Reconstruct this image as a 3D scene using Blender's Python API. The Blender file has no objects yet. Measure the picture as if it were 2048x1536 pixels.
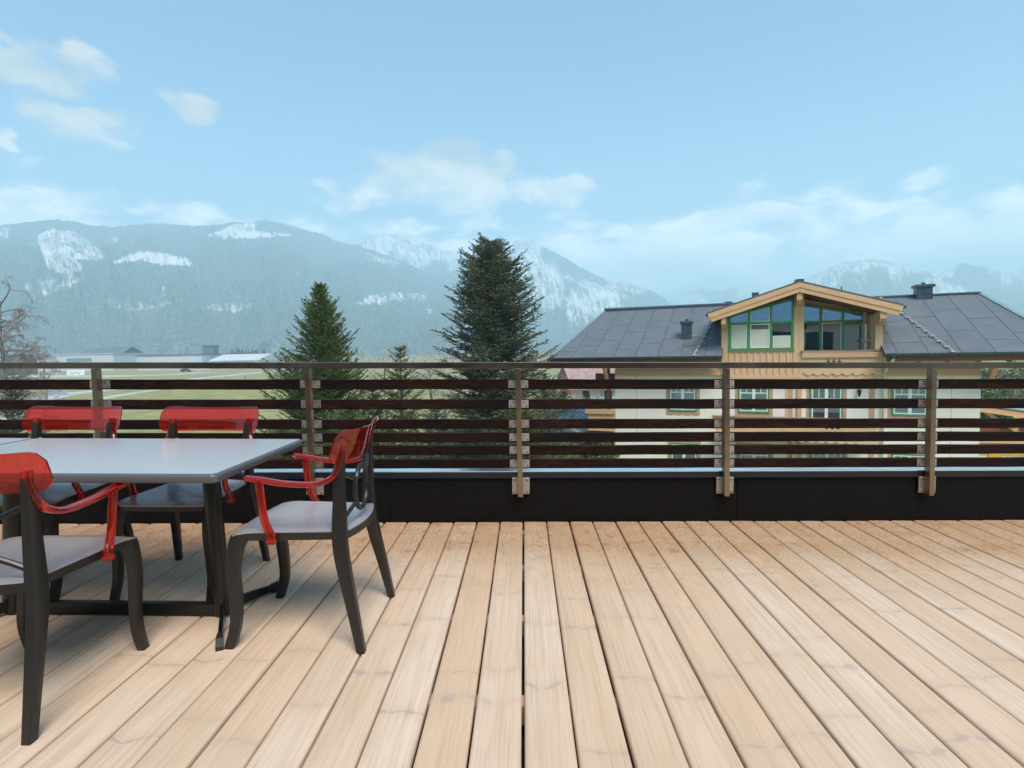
import bpy, bmesh, math, random
import numpy as np
from mathutils import Vector, Matrix, noise as mnoise

# ------------------------------------------------------------------ camera, sky, sun, exposure
scene = bpy.context.scene
COL = scene.collection
R = math.radians
F = 1120.0                                   # focal length in pixels of a 2048 wide frame
YAW = math.atan(23 / F); PITCH = R(3.2); ROLL = R(1.15)   # the terrace drains to one side by 2 %
SHIFT = 69 - F * math.tan(PITCH)
EYE = Vector((0, 0, 1.2))
TILT = Matrix.Translation(EYE) @ Matrix.Rotation(ROLL, 4, 'Y') @ Matrix.Translation(-EYE)   # terrace frame -> world
CAM_D = Matrix.Translation(EYE) @ Matrix.Rotation(YAW, 4, 'Z') @ Matrix.Rotation(math.pi / 2 - PITCH, 4, 'X')
CAM_W = TILT @ CAM_D
cam = bpy.data.cameras.new('camera'); camo = bpy.data.objects.new('camera', cam); COL.objects.link(camo)
cam.sensor_width = 36; cam.lens = 36 * F / 2048; cam.shift_y = -SHIFT / 2048
cam.clip_start = 0.05; cam.clip_end = 40000
camo.matrix_world = CAM_W
scene.camera = camo

SUN_AZ, SUN_EL = R(158), R(55)                # azimuth clockwise from +Y
sun = bpy.data.lights.new('sun', 'SUN'); suno = bpy.data.objects.new('sun', sun); COL.objects.link(suno)
sun.energy = 3.8; sun.angle = R(32); sun.color = (1.0, 0.91, 0.79)
sd = Vector((math.sin(SUN_AZ) * math.cos(SUN_EL), math.cos(SUN_AZ) * math.cos(SUN_EL), math.sin(SUN_EL)))
suno.rotation_euler = sd.to_track_quat('Z', 'Y').to_euler(); suno.location = (30, 5, 40)

scene.view_settings.view_transform = 'Standard'
scene.view_settings.look = 'None'
scene.view_settings.gamma = 1.0
scene.view_settings.exposure = 0.72
scene.render.engine = 'CYCLES'
scene.cycles.use_denoising = True
scene.cycles.max_bounces = 8
scene.cycles.adaptive_threshold = 0.02
scene.cycles.transmission_bounces = 10
scene.cycles.transparent_max_bounces = 16
scene.cycles.volume_bounces = 3
scene.cycles.sample_clamp_indirect = 8

def px_ray(px, py, world=True):
    d = Vector(((px - 1024) / F, (768 - py - SHIFT) / F, -1.0))
    return ((CAM_W if world else CAM_D).to_3x3() @ d)
def at_y(px, py, y, world=True):
    d = px_ray(px, py, world); return EYE + d * (y / d.y)
def at_z(px, py, z, world=True):
    d = px_ray(px, py, world); return EYE + d * ((z - EYE.z) / d.z)
def to_px(p):
    q = CAM_W.inverted() @ Vector(p)
    return (1024 + F * q.x / -q.z, 768 - SHIFT - F * q.y / -q.z)
def az_el(px, py):
    d = px_ray(px, py).normalized(); return math.atan2(d.x, d.y), math.asin(d.z)

# ------------------------------------------------------------------ node helper
class NT:
    def __init__(s, tree): s.t = tree; s.n = tree.nodes; s.l = tree.links
    def new(s, kind, **kw):
        nd = s.n.new(kind)
        for k, v in kw.items(): setattr(nd, k, v)
        return nd
    def put(s, sock, v):
        if hasattr(v, 'is_output') or isinstance(v, bpy.types.NodeSocket): s.l.new(v, sock)
        elif v is not None:
            if hasattr(sock.default_value, '__len__') and not hasattr(v, '__len__'): v = [v] * len(sock.default_value)
            if hasattr(sock.default_value, '__len__') and len(sock.default_value) == 4 and len(v) == 3: v = tuple(v) + (1,)
            sock.default_value = v
    def m(s, op, a, b=None, c=None, clamp=False):
        nd = s.new('ShaderNodeMath', operation=op, use_clamp=clamp)
        for i, v in enumerate((a, b, c)):
            if v is not None: s.put(nd.inputs[i], v)
        return nd.outputs[0]
    def mr(s, v, a, b, c=0.0, d=1.0, smooth=True):
        nd = s.new('ShaderNodeMapRange', interpolation_type='SMOOTHSTEP' if smooth else 'LINEAR')
        for i, q in enumerate((v, a, b, c, d)): s.put(nd.inputs[i], q)
        return nd.outputs[0]
    def mix(s, fac, a, b, blend='MIX'):
        nd = s.new('ShaderNodeMix', data_type='RGBA', blend_type=blend)
        s.put(nd.inputs[0], fac); s.put(nd.inputs[6], a); s.put(nd.inputs[7], b); return nd.outputs[2]
    def noise(s, vec, scale, detail=3, rough=0.55, dist=0.0, out=0):
        nd = s.new('ShaderNodeTexNoise')
        if vec is not None: s.put(nd.inputs['Vector'], vec)
        s.put(nd.inputs['Scale'], scale); s.put(nd.inputs['Detail'], detail); s.put(nd.inputs['Roughness'], rough); s.put(nd.inputs['Distortion'], dist)
        return nd.outputs[out]
    def scale(s, vec, sc, off=None):
        nd = s.new('ShaderNodeVectorMath', operation='MULTIPLY'); s.put(nd.inputs[0], vec); s.put(nd.inputs[1], sc); r = nd.outputs[0]
        if off is not None:
            n2 = s.new('ShaderNodeVectorMath', operation='ADD'); s.put(n2.inputs[0], r); s.put(n2.inputs[1], off); r = n2.outputs[0]
        return r
    def sep(s, vec):
        nd = s.new('ShaderNodeSeparateXYZ'); s.put(nd.inputs[0], vec); return nd.outputs
    def comb(s, x, y, z):
        nd = s.new('ShaderNodeCombineXYZ')
        for i, v in enumerate((x, y, z)): s.put(nd.inputs[i], v)
        return nd.outputs[0]
    def bump(s, h, strength=0.3, dist=0.01):
        nd = s.new('ShaderNodeBump'); s.put(nd.inputs['Height'], h); s.put(nd.inputs['Strength'], strength); s.put(nd.inputs['Distance'], dist); return nd.outputs[0]

MATS = {}
def base_mat(name):
    m = bpy.data.materials.new(name); m.use_nodes = True
    nt = NT(m.node_tree); bs = m.node_tree.nodes['Principled BSDF']; MATS[name] = m
    return m, nt, bs
def coords(nt, kind='Object', rnd=True):
    tc = nt.new('ShaderNodeTexCoord').outputs[kind]
    if rnd:
        oi = nt.new('ShaderNodeObjectInfo').outputs['Random']
        off = nt.comb(nt.m('MULTIPLY', oi, 17.3), nt.m('MULTIPLY', oi, 53.1), nt.m('MULTIPLY', oi, 29.7))
        nd = nt.new('ShaderNodeVectorMath', operation='ADD'); nt.put(nd.inputs[0], tc); nt.put(nd.inputs[1], off)
        return nd.outputs[0], oi, tc
    return tc, None, tc
def simple(name, col, rough=0.6, metal=0.0, var=0.12, scale=3.0, bump=0.0, bscale=40.0, spec=None, objrnd=0.0):
    """plain procedural material with a little tone variation and fine relief"""
    m, nt, bs = base_mat(name)
    v, oi, raw = coords(nt)
    n = nt.noise(v, scale, 4, 0.6)
    hi = tuple(min(1, c * (1 + var)) for c in col); lo = tuple(c * (1 - var) for c in col)
    c = nt.mix(nt.mr(n, 0.3, 0.7), lo, hi)
    if objrnd:
        c = nt.mix(1.0, c, nt.comb(*[nt.mr(oi, 0, 1, 1 - objrnd, 1 + objrnd * .6, False)] * 3), 'MULTIPLY')
    nt.put(bs.inputs['Base Color'], c)
    nt.put(bs.inputs['Roughness'], nt.mr(nt.noise(v, scale * 4, 2), 0.2, 0.8, max(0.02, rough - .06), min(1, rough + .06)))
    bs.inputs['Metallic'].default_value = metal
    if spec is not None: bs.inputs['Specular IOR Level'].default_value = spec
    if bump: nt.put(bs.inputs['Normal'], nt.bump(nt.noise(v, bscale, 3), bump, 0.005))
    return m

# ------------------------------------------------------------------ world: sky with broken low cloud
w = bpy.data.worlds.new('World'); scene.world = w; w.use_nodes = True
nt = NT(w.node_tree); bg = w.node_tree.nodes['Background']
sky = nt.new('ShaderNodeTexSky', sky_type='NISHITA'); sky.sun_disc = False
sky.sun_elevation = SUN_EL; sky.sun_rotation = SUN_AZ; sky.altitude = 800; sky.air_density = 1.0; sky.dust_density = 0.6; sky.ozone_density = 1.0
SKY_STRENGTH = 0.13
tc = nt.new('ShaderNodeTexCoord').outputs['Generated']
nrm = nt.new('ShaderNodeVectorMath', operation='NORMALIZE'); nt.put(nrm.inputs[0], tc); dirv = nrm.outputs[0]
X, Y, Z = nt.sep(dirv)
AZ = nt.m('ARCTAN2', X, Y); EL = nt.m('ARCSINE', Z)
wv = nt.comb(X, Y, nt.m('MULTIPLY', Z, 1.5)); wr, wg, wb = nt.sep(nt.noise(wv, 7.0, 6, 0.62, 0.4, 1)); AZW = nt.m('ADD', AZ, nt.m('MULTIPLY', nt.m('SUBTRACT', wr, .5), .20)); ELW = nt.m('ADD', EL, nt.m('MULTIPLY', nt.m('SUBTRACT', wg, .5), .10))
# cloud noise works on a direction squashed in elevation, the same all round
cv = nt.comb(X, Y, nt.m('MULTIPLY', Z, 2.4))
n1 = nt.noise(cv, 5.0, 7, 0.56, 0.25); n2 = nt.noise(nt.scale(cv, (1, 1, 1), (7, 3, 1)), 15.0, 5, 0.6, 0.3)
nmix = nt.m('ADD', nt.m('MULTIPLY', nt.m('SUBTRACT', n1, 0.5), 1.5), nt.m('MULTIPLY', nt.m('SUBTRACT', n2, 0.5), 0.7))
# single cumulus clouds as seen over the valley: (px, py, half width px, half height px, amount)
CLOUDS = [(870, 372, 190, 62, 1.0), (700, 385, 100, 40, .75), (905, 325, 90, 36, .8), (1100, 372, 75, 26, .45), (60, 145, 100, 46, .62), (140, 115, 50, 24, .3),
          (205, 262, 95, 36, .62), (85, 222, 60, 20, .5), (370, 205, 56, 28, .6), (-10, 275, 40, 14, .6), (1860, 360, 90, 32, .6),
          (1490, 448, 170, 34, 1.1), (1640, 480, 200, 34, .8), (1850, 465, 110, 42, .9), (2030, 425, 120, 66, 1.1), (1250, 475, 230, 36, .7), (980, 450, 80, 26, .6),
          (740, 462, 130, 36, .9), (250, 420, 300, 30, .6), (2330, 300, 160, 60, .9), (2600, 420, 260, 60, 1), (-300, 330, 160, 60, .9), (-500, 160, 140, 50, .8)]
dens = None
for (px, py, hw, hh, am) in CLOUDS:
    a0, e0 = az_el(px, py); a1, _ = az_el(px + hw, py); _, e1 = az_el(px, py - hh)
    u = nt.m('DIVIDE', nt.m('SUBTRACT', AZW, a0), max(a1 - a0, 1e-3)); v = nt.m('DIVIDE', nt.m('SUBTRACT', ELW, e0), max(e1 - e0, 1e-3))
    r2 = nt.m('ADD', nt.m('MULTIPLY', u, u), nt.m('MULTIPLY', v, v))
    g = nt.m('MULTIPLY', nt.m('SUBTRACT', 1.15, r2), am)
    dens = g if dens is None else nt.m('SMOOTH_MAX', dens, g, 0.3)
dens = nt.m('MAXIMUM', dens, -1.2)
bank = nt.mr(EL, 0.12, 0.33, 1.15, -1.1)                        # cloud bank low over the mountains, all round
cover = nt.m('ADD', nt.m('MAXIMUM', dens, bank), nt.m('MULTIPLY', nmix, 2.8))
alpha = nt.m('MULTIPLY', nt.mr(cover, -0.05, 0.95), 0.93)
thin = nt.m('MULTIPLY', nt.mr(EL, 0.0, 0.42, 0.62, 0.0), nt.mr(nt.noise(cv, 2.3, 3), 0.25, 0.75, 0.6, 1.0))   # milky air near the horizon
n1b = nt.noise(nt.scale(cv, (1, 1, 1), (0.012, -0.01, 0.055)), 5.0, 7, 0.56, 0.25)               # cloud thickness a little higher up: lit tops, grey bases
bright = nt.mr(nt.m('ADD', nt.m('SUBTRACT', n1, n1b), nt.m('MULTIPLY', nt.m('SUBTRACT', n2, 0.5), 0.35)), -0.13, 0.15)
skyc = nt.mix(1.0, sky.outputs[0], (0.57, 0.85, 0.93), 'MULTIPLY')
K = 1.0 / SKY_STRENGTH / 2 ** scene.view_settings.exposure
c_thin = tuple(x * K for x in (0.64, 0.67, 0.70)); c_lo = tuple(x * K for x in (0.60, 0.585, 0.60)); c_hi = tuple(x * K for x in (1.08, 0.92, 0.82))
c = nt.mix(thin, skyc, c_thin)
boost = nt.mr(EL, 0.10, 0.36, 3.0, 0.88)                      # the low bank stands in full sun far off
c = nt.mix(alpha, c, nt.mix(1.0, nt.mix(bright, c_lo, c_hi), nt.comb(boost, boost, boost), 'MULTIPLY'))
nt.put(bg.inputs['Color'], c); bg.inputs['Strength'].default_value = SKY_STRENGTH

# ------------------------------------------------------------------ mesh helpers
class MB:
    def __init__(s): s.v = []; s.f = []
    def add(s, vs, fs):
        o = len(s.v); s.v += [tuple(q) for q in vs]; s.f += [tuple(i + o for i in q) for q in fs]; return s
    def box(s, x0, x1, y0, y1, z0, z1):
        return s.add([(x0, y0, z0), (x1, y0, z0), (x1, y1, z0), (x0, y1, z0), (x0, y0, z1), (x1, y0, z1), (x1, y1, z1), (x0, y1, z1)],
                     [(0, 3, 2, 1), (4, 5, 6, 7), (0, 1, 5, 4), (1, 2, 6, 5), (2, 3, 7, 6), (3, 0, 4, 7)])
    def prism(s, poly, a0, a1, axis='y'):
        """poly in the plane across axis, extruded from a0 to a1"""
        n = len(poly)
        mk = {'y': lambda p, a: (p[0], a, p[1]), 'x': lambda p, a: (a, p[0], p[1]), 'z': lambda p, a: (p[0], p[1], a)}[axis]
        vs = [mk(p, a0) for p in poly] + [mk(p, a1) for p in poly]
        fs = [tuple(range(n - 1, -1, -1)), tuple(range(n, 2 * n))] + [(i, (i + 1) % n, n + (i + 1) % n, n + i) for i in range(n)]
        return s.add(vs, fs)
    def slab(s, quad, nrm, t):
        """a quad in space given thickness t along nrm"""
        q = [Vector(p) for p in quad]; n = Vector(nrm).normalized() * t
        vs = q + [p + n for p in q]
        return s.add(vs, [(3, 2, 1, 0), (4, 5, 6, 7), (0, 1, 5, 4), (1, 2, 6, 5), (2, 3, 7, 6), (3, 0, 4, 7)])
    def loft(s, rings, closed=True, caps=True):
        n = len(rings[0]); o = len(s.v)
        for r in rings: s.v += [tuple(p) for p in r]
        for i in range(len(rings) - 1):
            for j in range(n if closed else n - 1):
                k = (j + 1) % n
                s.f.append((o + i * n + j, o + i * n + k, o + (i + 1) * n + k, o + (i + 1) * n + j))
        if caps and closed:
            s.f.append(tuple(o + j for j in range(n - 1, -1, -1))); s.f.append(tuple(o + (len(rings) - 1) * n + j for j in range(n)))
        return s
    def tube(s, pts, rad, n=8, up=(0, 0, 1), power=2.0):
        """tube along pts; rad is a list of (half width across, half height) or numbers"""
        pts = [Vector(p) for p in pts]; rings = []
        for i, p in enumerate(pts):
            t = (pts[min(i + 1, len(pts) - 1)] - pts[max(i - 1, 0)]).normalized()
            a = t.cross(Vector(up))
            if a.length < 1e-4: a = t.cross(Vector((0, 1, 0)))
            a.normalize(); b = a.cross(t).normalized()
            r = rad[i] if isinstance(rad, (list, tuple)) and not isinstance(rad[0], (int, float)) else (rad if not isinstance(rad, (list, tuple)) else (rad[i] if len(rad) == len(pts) else rad))
            ra, rb = (r, r) if isinstance(r, (int, float)) else r
            ring = []
            for k in range(n):
                an = 2 * math.pi * (k + .5) / n; c, si = math.cos(an), math.sin(an)
                e = 2.0 / power
                ring.append(p + a * ra * math.copysign(abs(c) ** e, c) + b * rb * math.copysign(abs(si) ** e, si))
            rings.append(ring)
        return s.loft(rings)
    def mesh(s, name, mat, smooth=False, bevel=0.0, seg=2):
        me = bpy.data.meshes.new(name); me.from_pydata(s.v, [], s.f); me.update()
        bm = bmesh.new(); bm.from_mesh(me)
        bmesh.ops.recalc_face_normals(bm, faces=bm.faces[:])
        if bevel: bmesh.ops.bevel(bm, geom=bm.edges[:], offset=bevel, segments=seg, affect='EDGES', profile=0.6)
        bm.to_mesh(me); bm.free()
        if smooth:
            for p in me.polygons: p.use_smooth = True
            try: me.set_sharp_from_angle(angle=R(40))
            except Exception: pass
        if mat is not None: me.materials.append(MATS[mat] if isinstance(mat, str) else mat)
        return me
    def build(s, name, mat, parent=None, smooth=False, bevel=0.0, loc=None, rz=None, seg=2):
        return link(name, s.mesh(name, mat, smooth, bevel, seg), parent, loc, rz)
def link(name, me, parent=None, loc=None, rz=None):
    o = bpy.data.objects.new(name, me); COL.objects.link(o)
    if loc is not None: o.location = loc
    if rz is not None: o.rotation_euler = (0, 0, rz)
    if parent is not None: o.parent = parent
    return o
def thing(name, label=None, cat=None, loc=(0, 0, 0), rz=0.0, group=None, kind=None):
    o = bpy.data.objects.new(name, None); COL.objects.link(o); o.empty_display_size = .1
    o.location = loc; o.rotation_euler = (0, 0, rz); return tag(o, label, cat, group, kind)
def tag(o, label=None, cat=None, group=None, kind=None):
    if label: o['label'] = label
    if cat: o['category'] = cat
    if group: o['group'] = group
    if kind: o['kind'] = kind
    return o
def copy_tree(o, parent=None):
    c = o.copy(); COL.objects.link(c); c.parent = parent
    for ch in list(o.children): copy_tree(ch, c)
    return c
TERRACE = []                                 # things standing in the tilted terrace frame
def numpy_mesh(name, verts, faces, mat, smooth=False):
    """fast mesh from numpy arrays, all faces with the same number of corners"""
    me = bpy.data.meshes.new(name); verts = np.asarray(verts, 'f'); faces = np.asarray(faces, 'i')
    n, k = faces.shape
    me.vertices.add(len(verts)); me.vertices.foreach_set('co', verts.ravel())
    me.loops.add(n * k); me.loops.foreach_set('vertex_index', faces.ravel())
    me.polygons.add(n); me.polygons.foreach_set('loop_start', np.arange(0, n * k, k, dtype='i'))
    me.polygons.foreach_set('use_smooth', np.full(n, smooth))
    me.update(calc_edges=True); me.validate()
    me.materials.append(MATS[mat]); return me
def spline(pts, n):
    """Catmull-Rom through points"""
    P = [Vector(p) for p in pts]; P = [P[0] * 2 - P[1]] + P + [P[-1] * 2 - P[-2]]; out = []
    segs = len(P) - 3
    for i in range(n + 1):
        t = i / n * segs; k = min(int(t), segs - 1); t -= k; a, b, c, d = P[k:k + 4]
        out.append(0.5 * ((2 * b) + (c - a) * t + (2 * a - 5 * b + 4 * c - d) * t * t + (3 * b - a - 3 * c + d) * t ** 3))
    return out

# ------------------------------------------------------------------ materials
def mat_deck():
    m, nt, bs = base_mat('deck_wood')
    v, oi, raw = coords(nt)
    x, y, z = nt.sep(raw)
    g1 = nt.noise(nt.scale(v, (70, 1.6, 70)), 1.0, 4, 0.6, 0.6)
    g2 = nt.noise(nt.scale(v, (260, 5, 260)), 1.0, 2, 0.5)
    blot = nt.noise(nt.scale(v, (5, 1.3, 5)), 1.0, 3, 0.6)
    a = nt.mix(nt.mr(oi, 0, 1, 0, 1, False), (0.67, 0.475, 0.335), (0.735, 0.59, 0.47))
    c = nt.mix(nt.mr(blot, 0.3, 0.75), a, nt.mix(0.5, a, (0.54, 0.375, 0.245)))
    c = nt.mix(nt.m('MULTIPLY', nt.mr(g1, 0.44, 0.70), 0.40), c, (0.46, 0.315, 0.205))
    c = nt.mix(nt.m('MULTIPLY', nt.mr(g2, 0.5, 0.68), 0.30), c, (0.40, 0.29, 0.20))
    # whorls of spike knots: two slanted grey marks that meet in a shallow V
    xa = nt.m('ABSOLUTE', nt.m('ADD', x, nt.m('MULTIPLY', nt.m('SUBTRACT', oi, 0.5), 0.05)))
    wob = nt.m('MULTIPLY', nt.m('SUBTRACT', nt.noise(nt.scale(v, (14, 9, 0)), 1.0, 3), 0.5), 0.05)
    vv = nt.m('ADD', nt.m('SUBTRACT', nt.m('ADD', y, nt.m('MULTIPLY', oi, 57.0)), nt.m('MULTIPLY', xa, nt.mr(nt.m('FRACT', nt.m('MULTIPLY', oi, 13.7)), 0, 1, -.25, .7, False))), wob)
    vo = nt.new('ShaderNodeTexVoronoi', voronoi_dimensions='1D', feature='F1'); nt.put(vo.inputs['W'], vv); nt.put(vo.inputs['Scale'], 1.9); nt.put(vo.inputs['Randomness'], 0.9)
    d = nt.m('DIVIDE', vo.outputs['Distance'], 1.9)
    vcol = nt.sep(vo.outputs['Color'])
    thick = nt.m('MULTIPLY', nt.m('MULTIPLY', nt.mr(xa, 0.0, 0.045, 0.25, 1.0), nt.mr(xa, 0.05, 0.075, 1.0, 0.2)), nt.mr(nt.noise(nt.scale(v, (22, 4, 0)), 1.0, 2), 0.35, 0.7, 0.15, 1.0))
    kn = nt.m('SUBTRACT', 1.0, nt.mr(d, 0.0, nt.m('MULTIPLY', nt.m('MULTIPLY', thick, nt.mr(vcol[0], 0, 1, 0.4, 1.2, False)), 0.038), 0.0, 1.0))
    c = nt.mix(nt.m('MULTIPLY', kn, nt.mr(vcol[1], 0.1, .9, 0.25, 0.75)), c, (0.34, 0.31, 0.305))
    halo = nt.m('SUBTRACT', 1.0, nt.mr(d, 0.0, 0.06))
    c = nt.mix(nt.m('MULTIPLY', halo, 0.22), c, (0.50, 0.36, 0.25))
    # fine seasoning checks running with the grain
    ck = nt.noise(nt.scale(v, (95, 0.9, 0)), 1.0, 1, 0.4)
    ckm = nt.m('MULTIPLY', nt.mr(ck, 0.735, 0.765), nt.mr(nt.noise(nt.scale(v, (9, 1.1, 0)), 1.0, 1), 0.52, 0.6))
    c = nt.mix(nt.m('MULTIPLY', ckm, 0.55), c, (0.22, 0.17, 0.13))
    # rain-washed tannin stains towards the parapet
    st = nt.m('MULTIPLY', nt.mr(y, 2.45, 3.65, 0.0, 1.0), nt.mr(nt.noise(nt.scale(raw, (2.2, 2.8, 1), None), 1.0, 3, 0.6), 0.28, 0.62, 0.55, 1.0))
    sp = nt.mr(nt.noise(nt.scale(v, (85, 55, 1)), 1.0, 6, 0.75), 0.42, 0.58)
    sp2 = nt.mr(nt.noise(nt.scale(v, (13, 9, 1)), 1.0, 6, 0.75), 0.55, 0.63)
    c = nt.mix(nt.m('MULTIPLY', st, nt.m('ADD', 0.42, nt.m('MULTIPLY', sp, 0.5))), c, (0.36, 0.195, 0.085))
    c = nt.mix(nt.m('MULTIPLY', nt.m('MULTIPLY', st, sp2), 0.7), c, (0.33, 0.125, 0.035))
    nt.put(bs.inputs['Base Color'], c)
    nt.put(bs.inputs['Roughness'], nt.mr(blot, 0.2, 0.8, 0.52, 0.7))
    bs.inputs['Specular IOR Level'].default_value = 0.35
    rip = nt.m('SINE', nt.m('MULTIPLY', x, 1250.0))
    h = nt.m('ADD', nt.m('MULTIPLY', g1, 0.6), nt.m('ADD', nt.m('MULTIPLY', rip, 0.05), nt.m('MULTIPLY', kn, 0.25)))
    nt.put(bs.inputs['Normal'], nt.bump(nt.m('SUBTRACT', h, nt.m('MULTIPLY', ckm, 0.8)), 0.35, 0.003))
mat_deck()
def mat_slat():
    m, nt, bs = base_mat('slat_wood')
    v, oi, raw = coords(nt)
    g = nt.noise(nt.scale(v, (1.6, 30, 46)), 1.0, 3, 0.55, 1.4)
    ring = nt.m('SINE', nt.m('MULTIPLY', g, 46.0))
    gm = nt.mr(ring, -0.2, 1.0)
    patch = nt.mr(nt.noise(nt.scale(v, (1.1, 3, 3)), 1.0, 2), 0.35, 0.7)
    c = nt.mix(nt.m('MULTIPLY', gm, nt.m('ADD', 0.25, nt.m('MULTIPLY', patch, 0.75))), (0.0045, 0.0016, 0.0014), (0.036, 0.012, 0.0075))
    kn = nt.new('ShaderNodeTexVoronoi', feature='F1'); nt.put(kn.inputs['Vector'], nt.scale(v, (1.5, 9, 9))); nt.put(kn.inputs['Scale'], 1.0)
    c = nt.mix(nt.m('SUBTRACT', 1.0, nt.mr(kn.outputs['Distance'], 0.06, 0.16)), c, (0.005, 0.003, 0.003))
    nt.put(bs.inputs['Base Color'], c); nt.put(bs.inputs['Roughness'], nt.mr(g, 0.3, 0.7, 0.55, 0.75)); bs.inputs['Specular IOR Level'].default_value = 0.14
    nt.put(bs.inputs['Normal'], nt.bump(gm, 0.25, 0.002))
mat_slat()
def mat_steel(name, col, rough, along='x'):
    m, nt, bs = base_mat(name)
    v, oi, raw = coords(nt)
    br = nt.noise(nt.scale(v, {'x': (3, 160, 160), 'z': (160, 160, 3)}[along]), 1.0, 2)
    sm = nt.noise(nt.scale(v, (2.2, 2.2, 2.2)), 1.0, 4, 0.6)
    nt.put(bs.inputs['Base Color'], nt.mix(nt.mr(sm, 0.3, 0.7), tuple(c * .82 for c in col), col))
    bs.inputs['Metallic'].default_value = 1.0
    nt.put(bs.inputs['Roughness'], nt.m('ADD', nt.mr(sm, 0.3, 0.7, rough - .05, rough + .07), nt.m('MULTIPLY', br, 0.08)))
    pass
mat_steel('steel_rail', (0.23, 0.185, 0.165), 0.28, 'x'); mat_steel('steel_post', (0.36, 0.28, 0.215), 0.30, 'z'); mat_steel('steel_plate', (0.52, 0.49, 0.48), 0.45, 'x')
simple('screw_dark', (0.10, 0.09, 0.09), 0.45, 0.8)
simple('parapet_panel', (0.0048, 0.0040, 0.0042), 0.62, 0, 0.4, 60, 0.35, 260, 0.12)
simple('coping_sheet', (0.66, 0.72, 0.78), 0.20, 0.95, 0.06, 2, 0.03, 6)
simple('coping_front_shaded', (0.004, 0.007, 0.015), 0.38, 0.0, 0.2, 4, 0.05, 30)  # same metal as the coping top; its dark reflection is painted in
simple('joist_wood', (0.52, 0.36, 0.24), 0.7, 0, 0.2, 6)
def mat_speck(name, a, b, sc):
    m, nt, bs = base_mat(name); v, oi, raw = coords(nt)
    nt.put(bs.inputs['Base Color'], nt.mix(nt.mr(nt.noise(v, sc, 2, .7), 0.45, 0.68), a, b)); bs.inputs['Roughness'].default_value = 0.9
    nt.put(bs.inputs['Normal'], nt.bump(nt.noise(v, sc, 2), 0.4, 0.004))
mat_speck('roof_membrane', (0.055, 0.05, 0.042), (0.17, 0.16, 0.14), 170)
def mat_plastic(name, col, rough, ior=1.5, bmp=.06):
    m, nt, bs = base_mat(name); v, oi, raw = coords(nt)
    fine = nt.noise(v, 420, 2, .6); lo = nt.noise(v, 5, 2)
    nt.put(bs.inputs['Base Color'], nt.mix(nt.mr(lo, .3, .7), tuple(c * .985 for c in col), tuple(c * 1.015 for c in col)))
    nt.put(bs.inputs['Roughness'], nt.mr(lo, .25, .75, rough - .015, rough + .02))
    if bmp: nt.put(bs.inputs['Normal'], nt.bump(fine, bmp, 0.0006)); bs.inputs['IOR'].default_value = ior
mat_plastic('chair_plastic', (0.0135, 0.0130, 0.0130), 0.36, 1.5)
mat_plastic('seat_plastic_sheen', (0.33, 0.32, 0.345), 0.28, 1.75)  # dark chair plastic made pale: sky reflection on the seats put into the colour
mat_plastic('table_edge_shaded', (0.095, 0.10, 0.108), 0.36, 1.5)  # tabletop grey darkened: shade on its edge put into the colour
mat_plastic('table_laminate', (0.37, 0.39, 0.41), 0.30, 1.6, .0)
mat_plastic('table_black', (0.004, 0.004, 0.0045), 0.30)
mat_plastic('rubber', (0.012, 0.012, 0.013), 0.6)
def mat_red():
    m, nt, bs = base_mat('red_polycarbonate'); v, oi, raw = coords(nt)
    nt.put(bs.inputs['Base Color'], (1.0, 0.065, 0.035))
    bs.inputs['Transmission Weight'].default_value = 0.92; bs.inputs['IOR'].default_value = 1.5
    nt.put(bs.inputs['Roughness'], nt.mr(nt.noise(v, 30, 3), 0.3, 0.8, 0.0, 0.03))
mat_red()
# house and landscape materials
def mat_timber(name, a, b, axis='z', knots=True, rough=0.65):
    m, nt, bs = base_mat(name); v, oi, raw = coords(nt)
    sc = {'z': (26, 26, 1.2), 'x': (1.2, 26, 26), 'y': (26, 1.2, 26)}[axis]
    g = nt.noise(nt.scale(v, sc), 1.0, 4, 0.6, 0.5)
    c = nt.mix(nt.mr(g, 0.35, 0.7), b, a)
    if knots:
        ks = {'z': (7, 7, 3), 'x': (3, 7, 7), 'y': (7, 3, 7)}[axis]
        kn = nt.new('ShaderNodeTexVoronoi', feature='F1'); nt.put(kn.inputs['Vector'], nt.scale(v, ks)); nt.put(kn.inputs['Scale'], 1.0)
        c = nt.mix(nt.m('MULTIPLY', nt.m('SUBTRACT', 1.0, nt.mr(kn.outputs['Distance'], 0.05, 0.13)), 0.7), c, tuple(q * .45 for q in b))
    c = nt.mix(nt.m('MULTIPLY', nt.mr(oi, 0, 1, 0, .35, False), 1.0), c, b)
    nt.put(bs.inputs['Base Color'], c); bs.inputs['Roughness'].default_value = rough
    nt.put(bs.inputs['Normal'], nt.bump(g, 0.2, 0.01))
mat_timber('larch_boards', (0.75, 0.505, 0.315), (0.67, 0.43, 0.25))
mat_timber('larch_beam', (0.70, 0.44, 0.26), (0.62, 0.365, 0.20), 'x')
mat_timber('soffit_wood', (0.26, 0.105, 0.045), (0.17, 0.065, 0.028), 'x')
mat_timber('weathered_wood', (0.34, 0.235, 0.165), (0.25, 0.165, 0.115))
mat_timber('orange_fence', (0.50, 0.27, 0.10), (0.40, 0.19, 0.06), 'z')
simple('render_cream', (0.87, 0.815, 0.72), 0.85, 0, 0.035, 1.2, 0.12, 30)
simple('window_band', (0.53, 0.33, 0.215), 0.8, 0, 0.1, 4)
simple('green_paint', (0.055, 0.30, 0.095), 0.42, 0, 0.12, 4)
simple('white_paint', (0.80, 0.80, 0.78), 0.5, 0, 0.04, 4)
simple('blind_fabric', (0.62, 0.64, 0.57), 0.85, 0, 0.05, 2)
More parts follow.
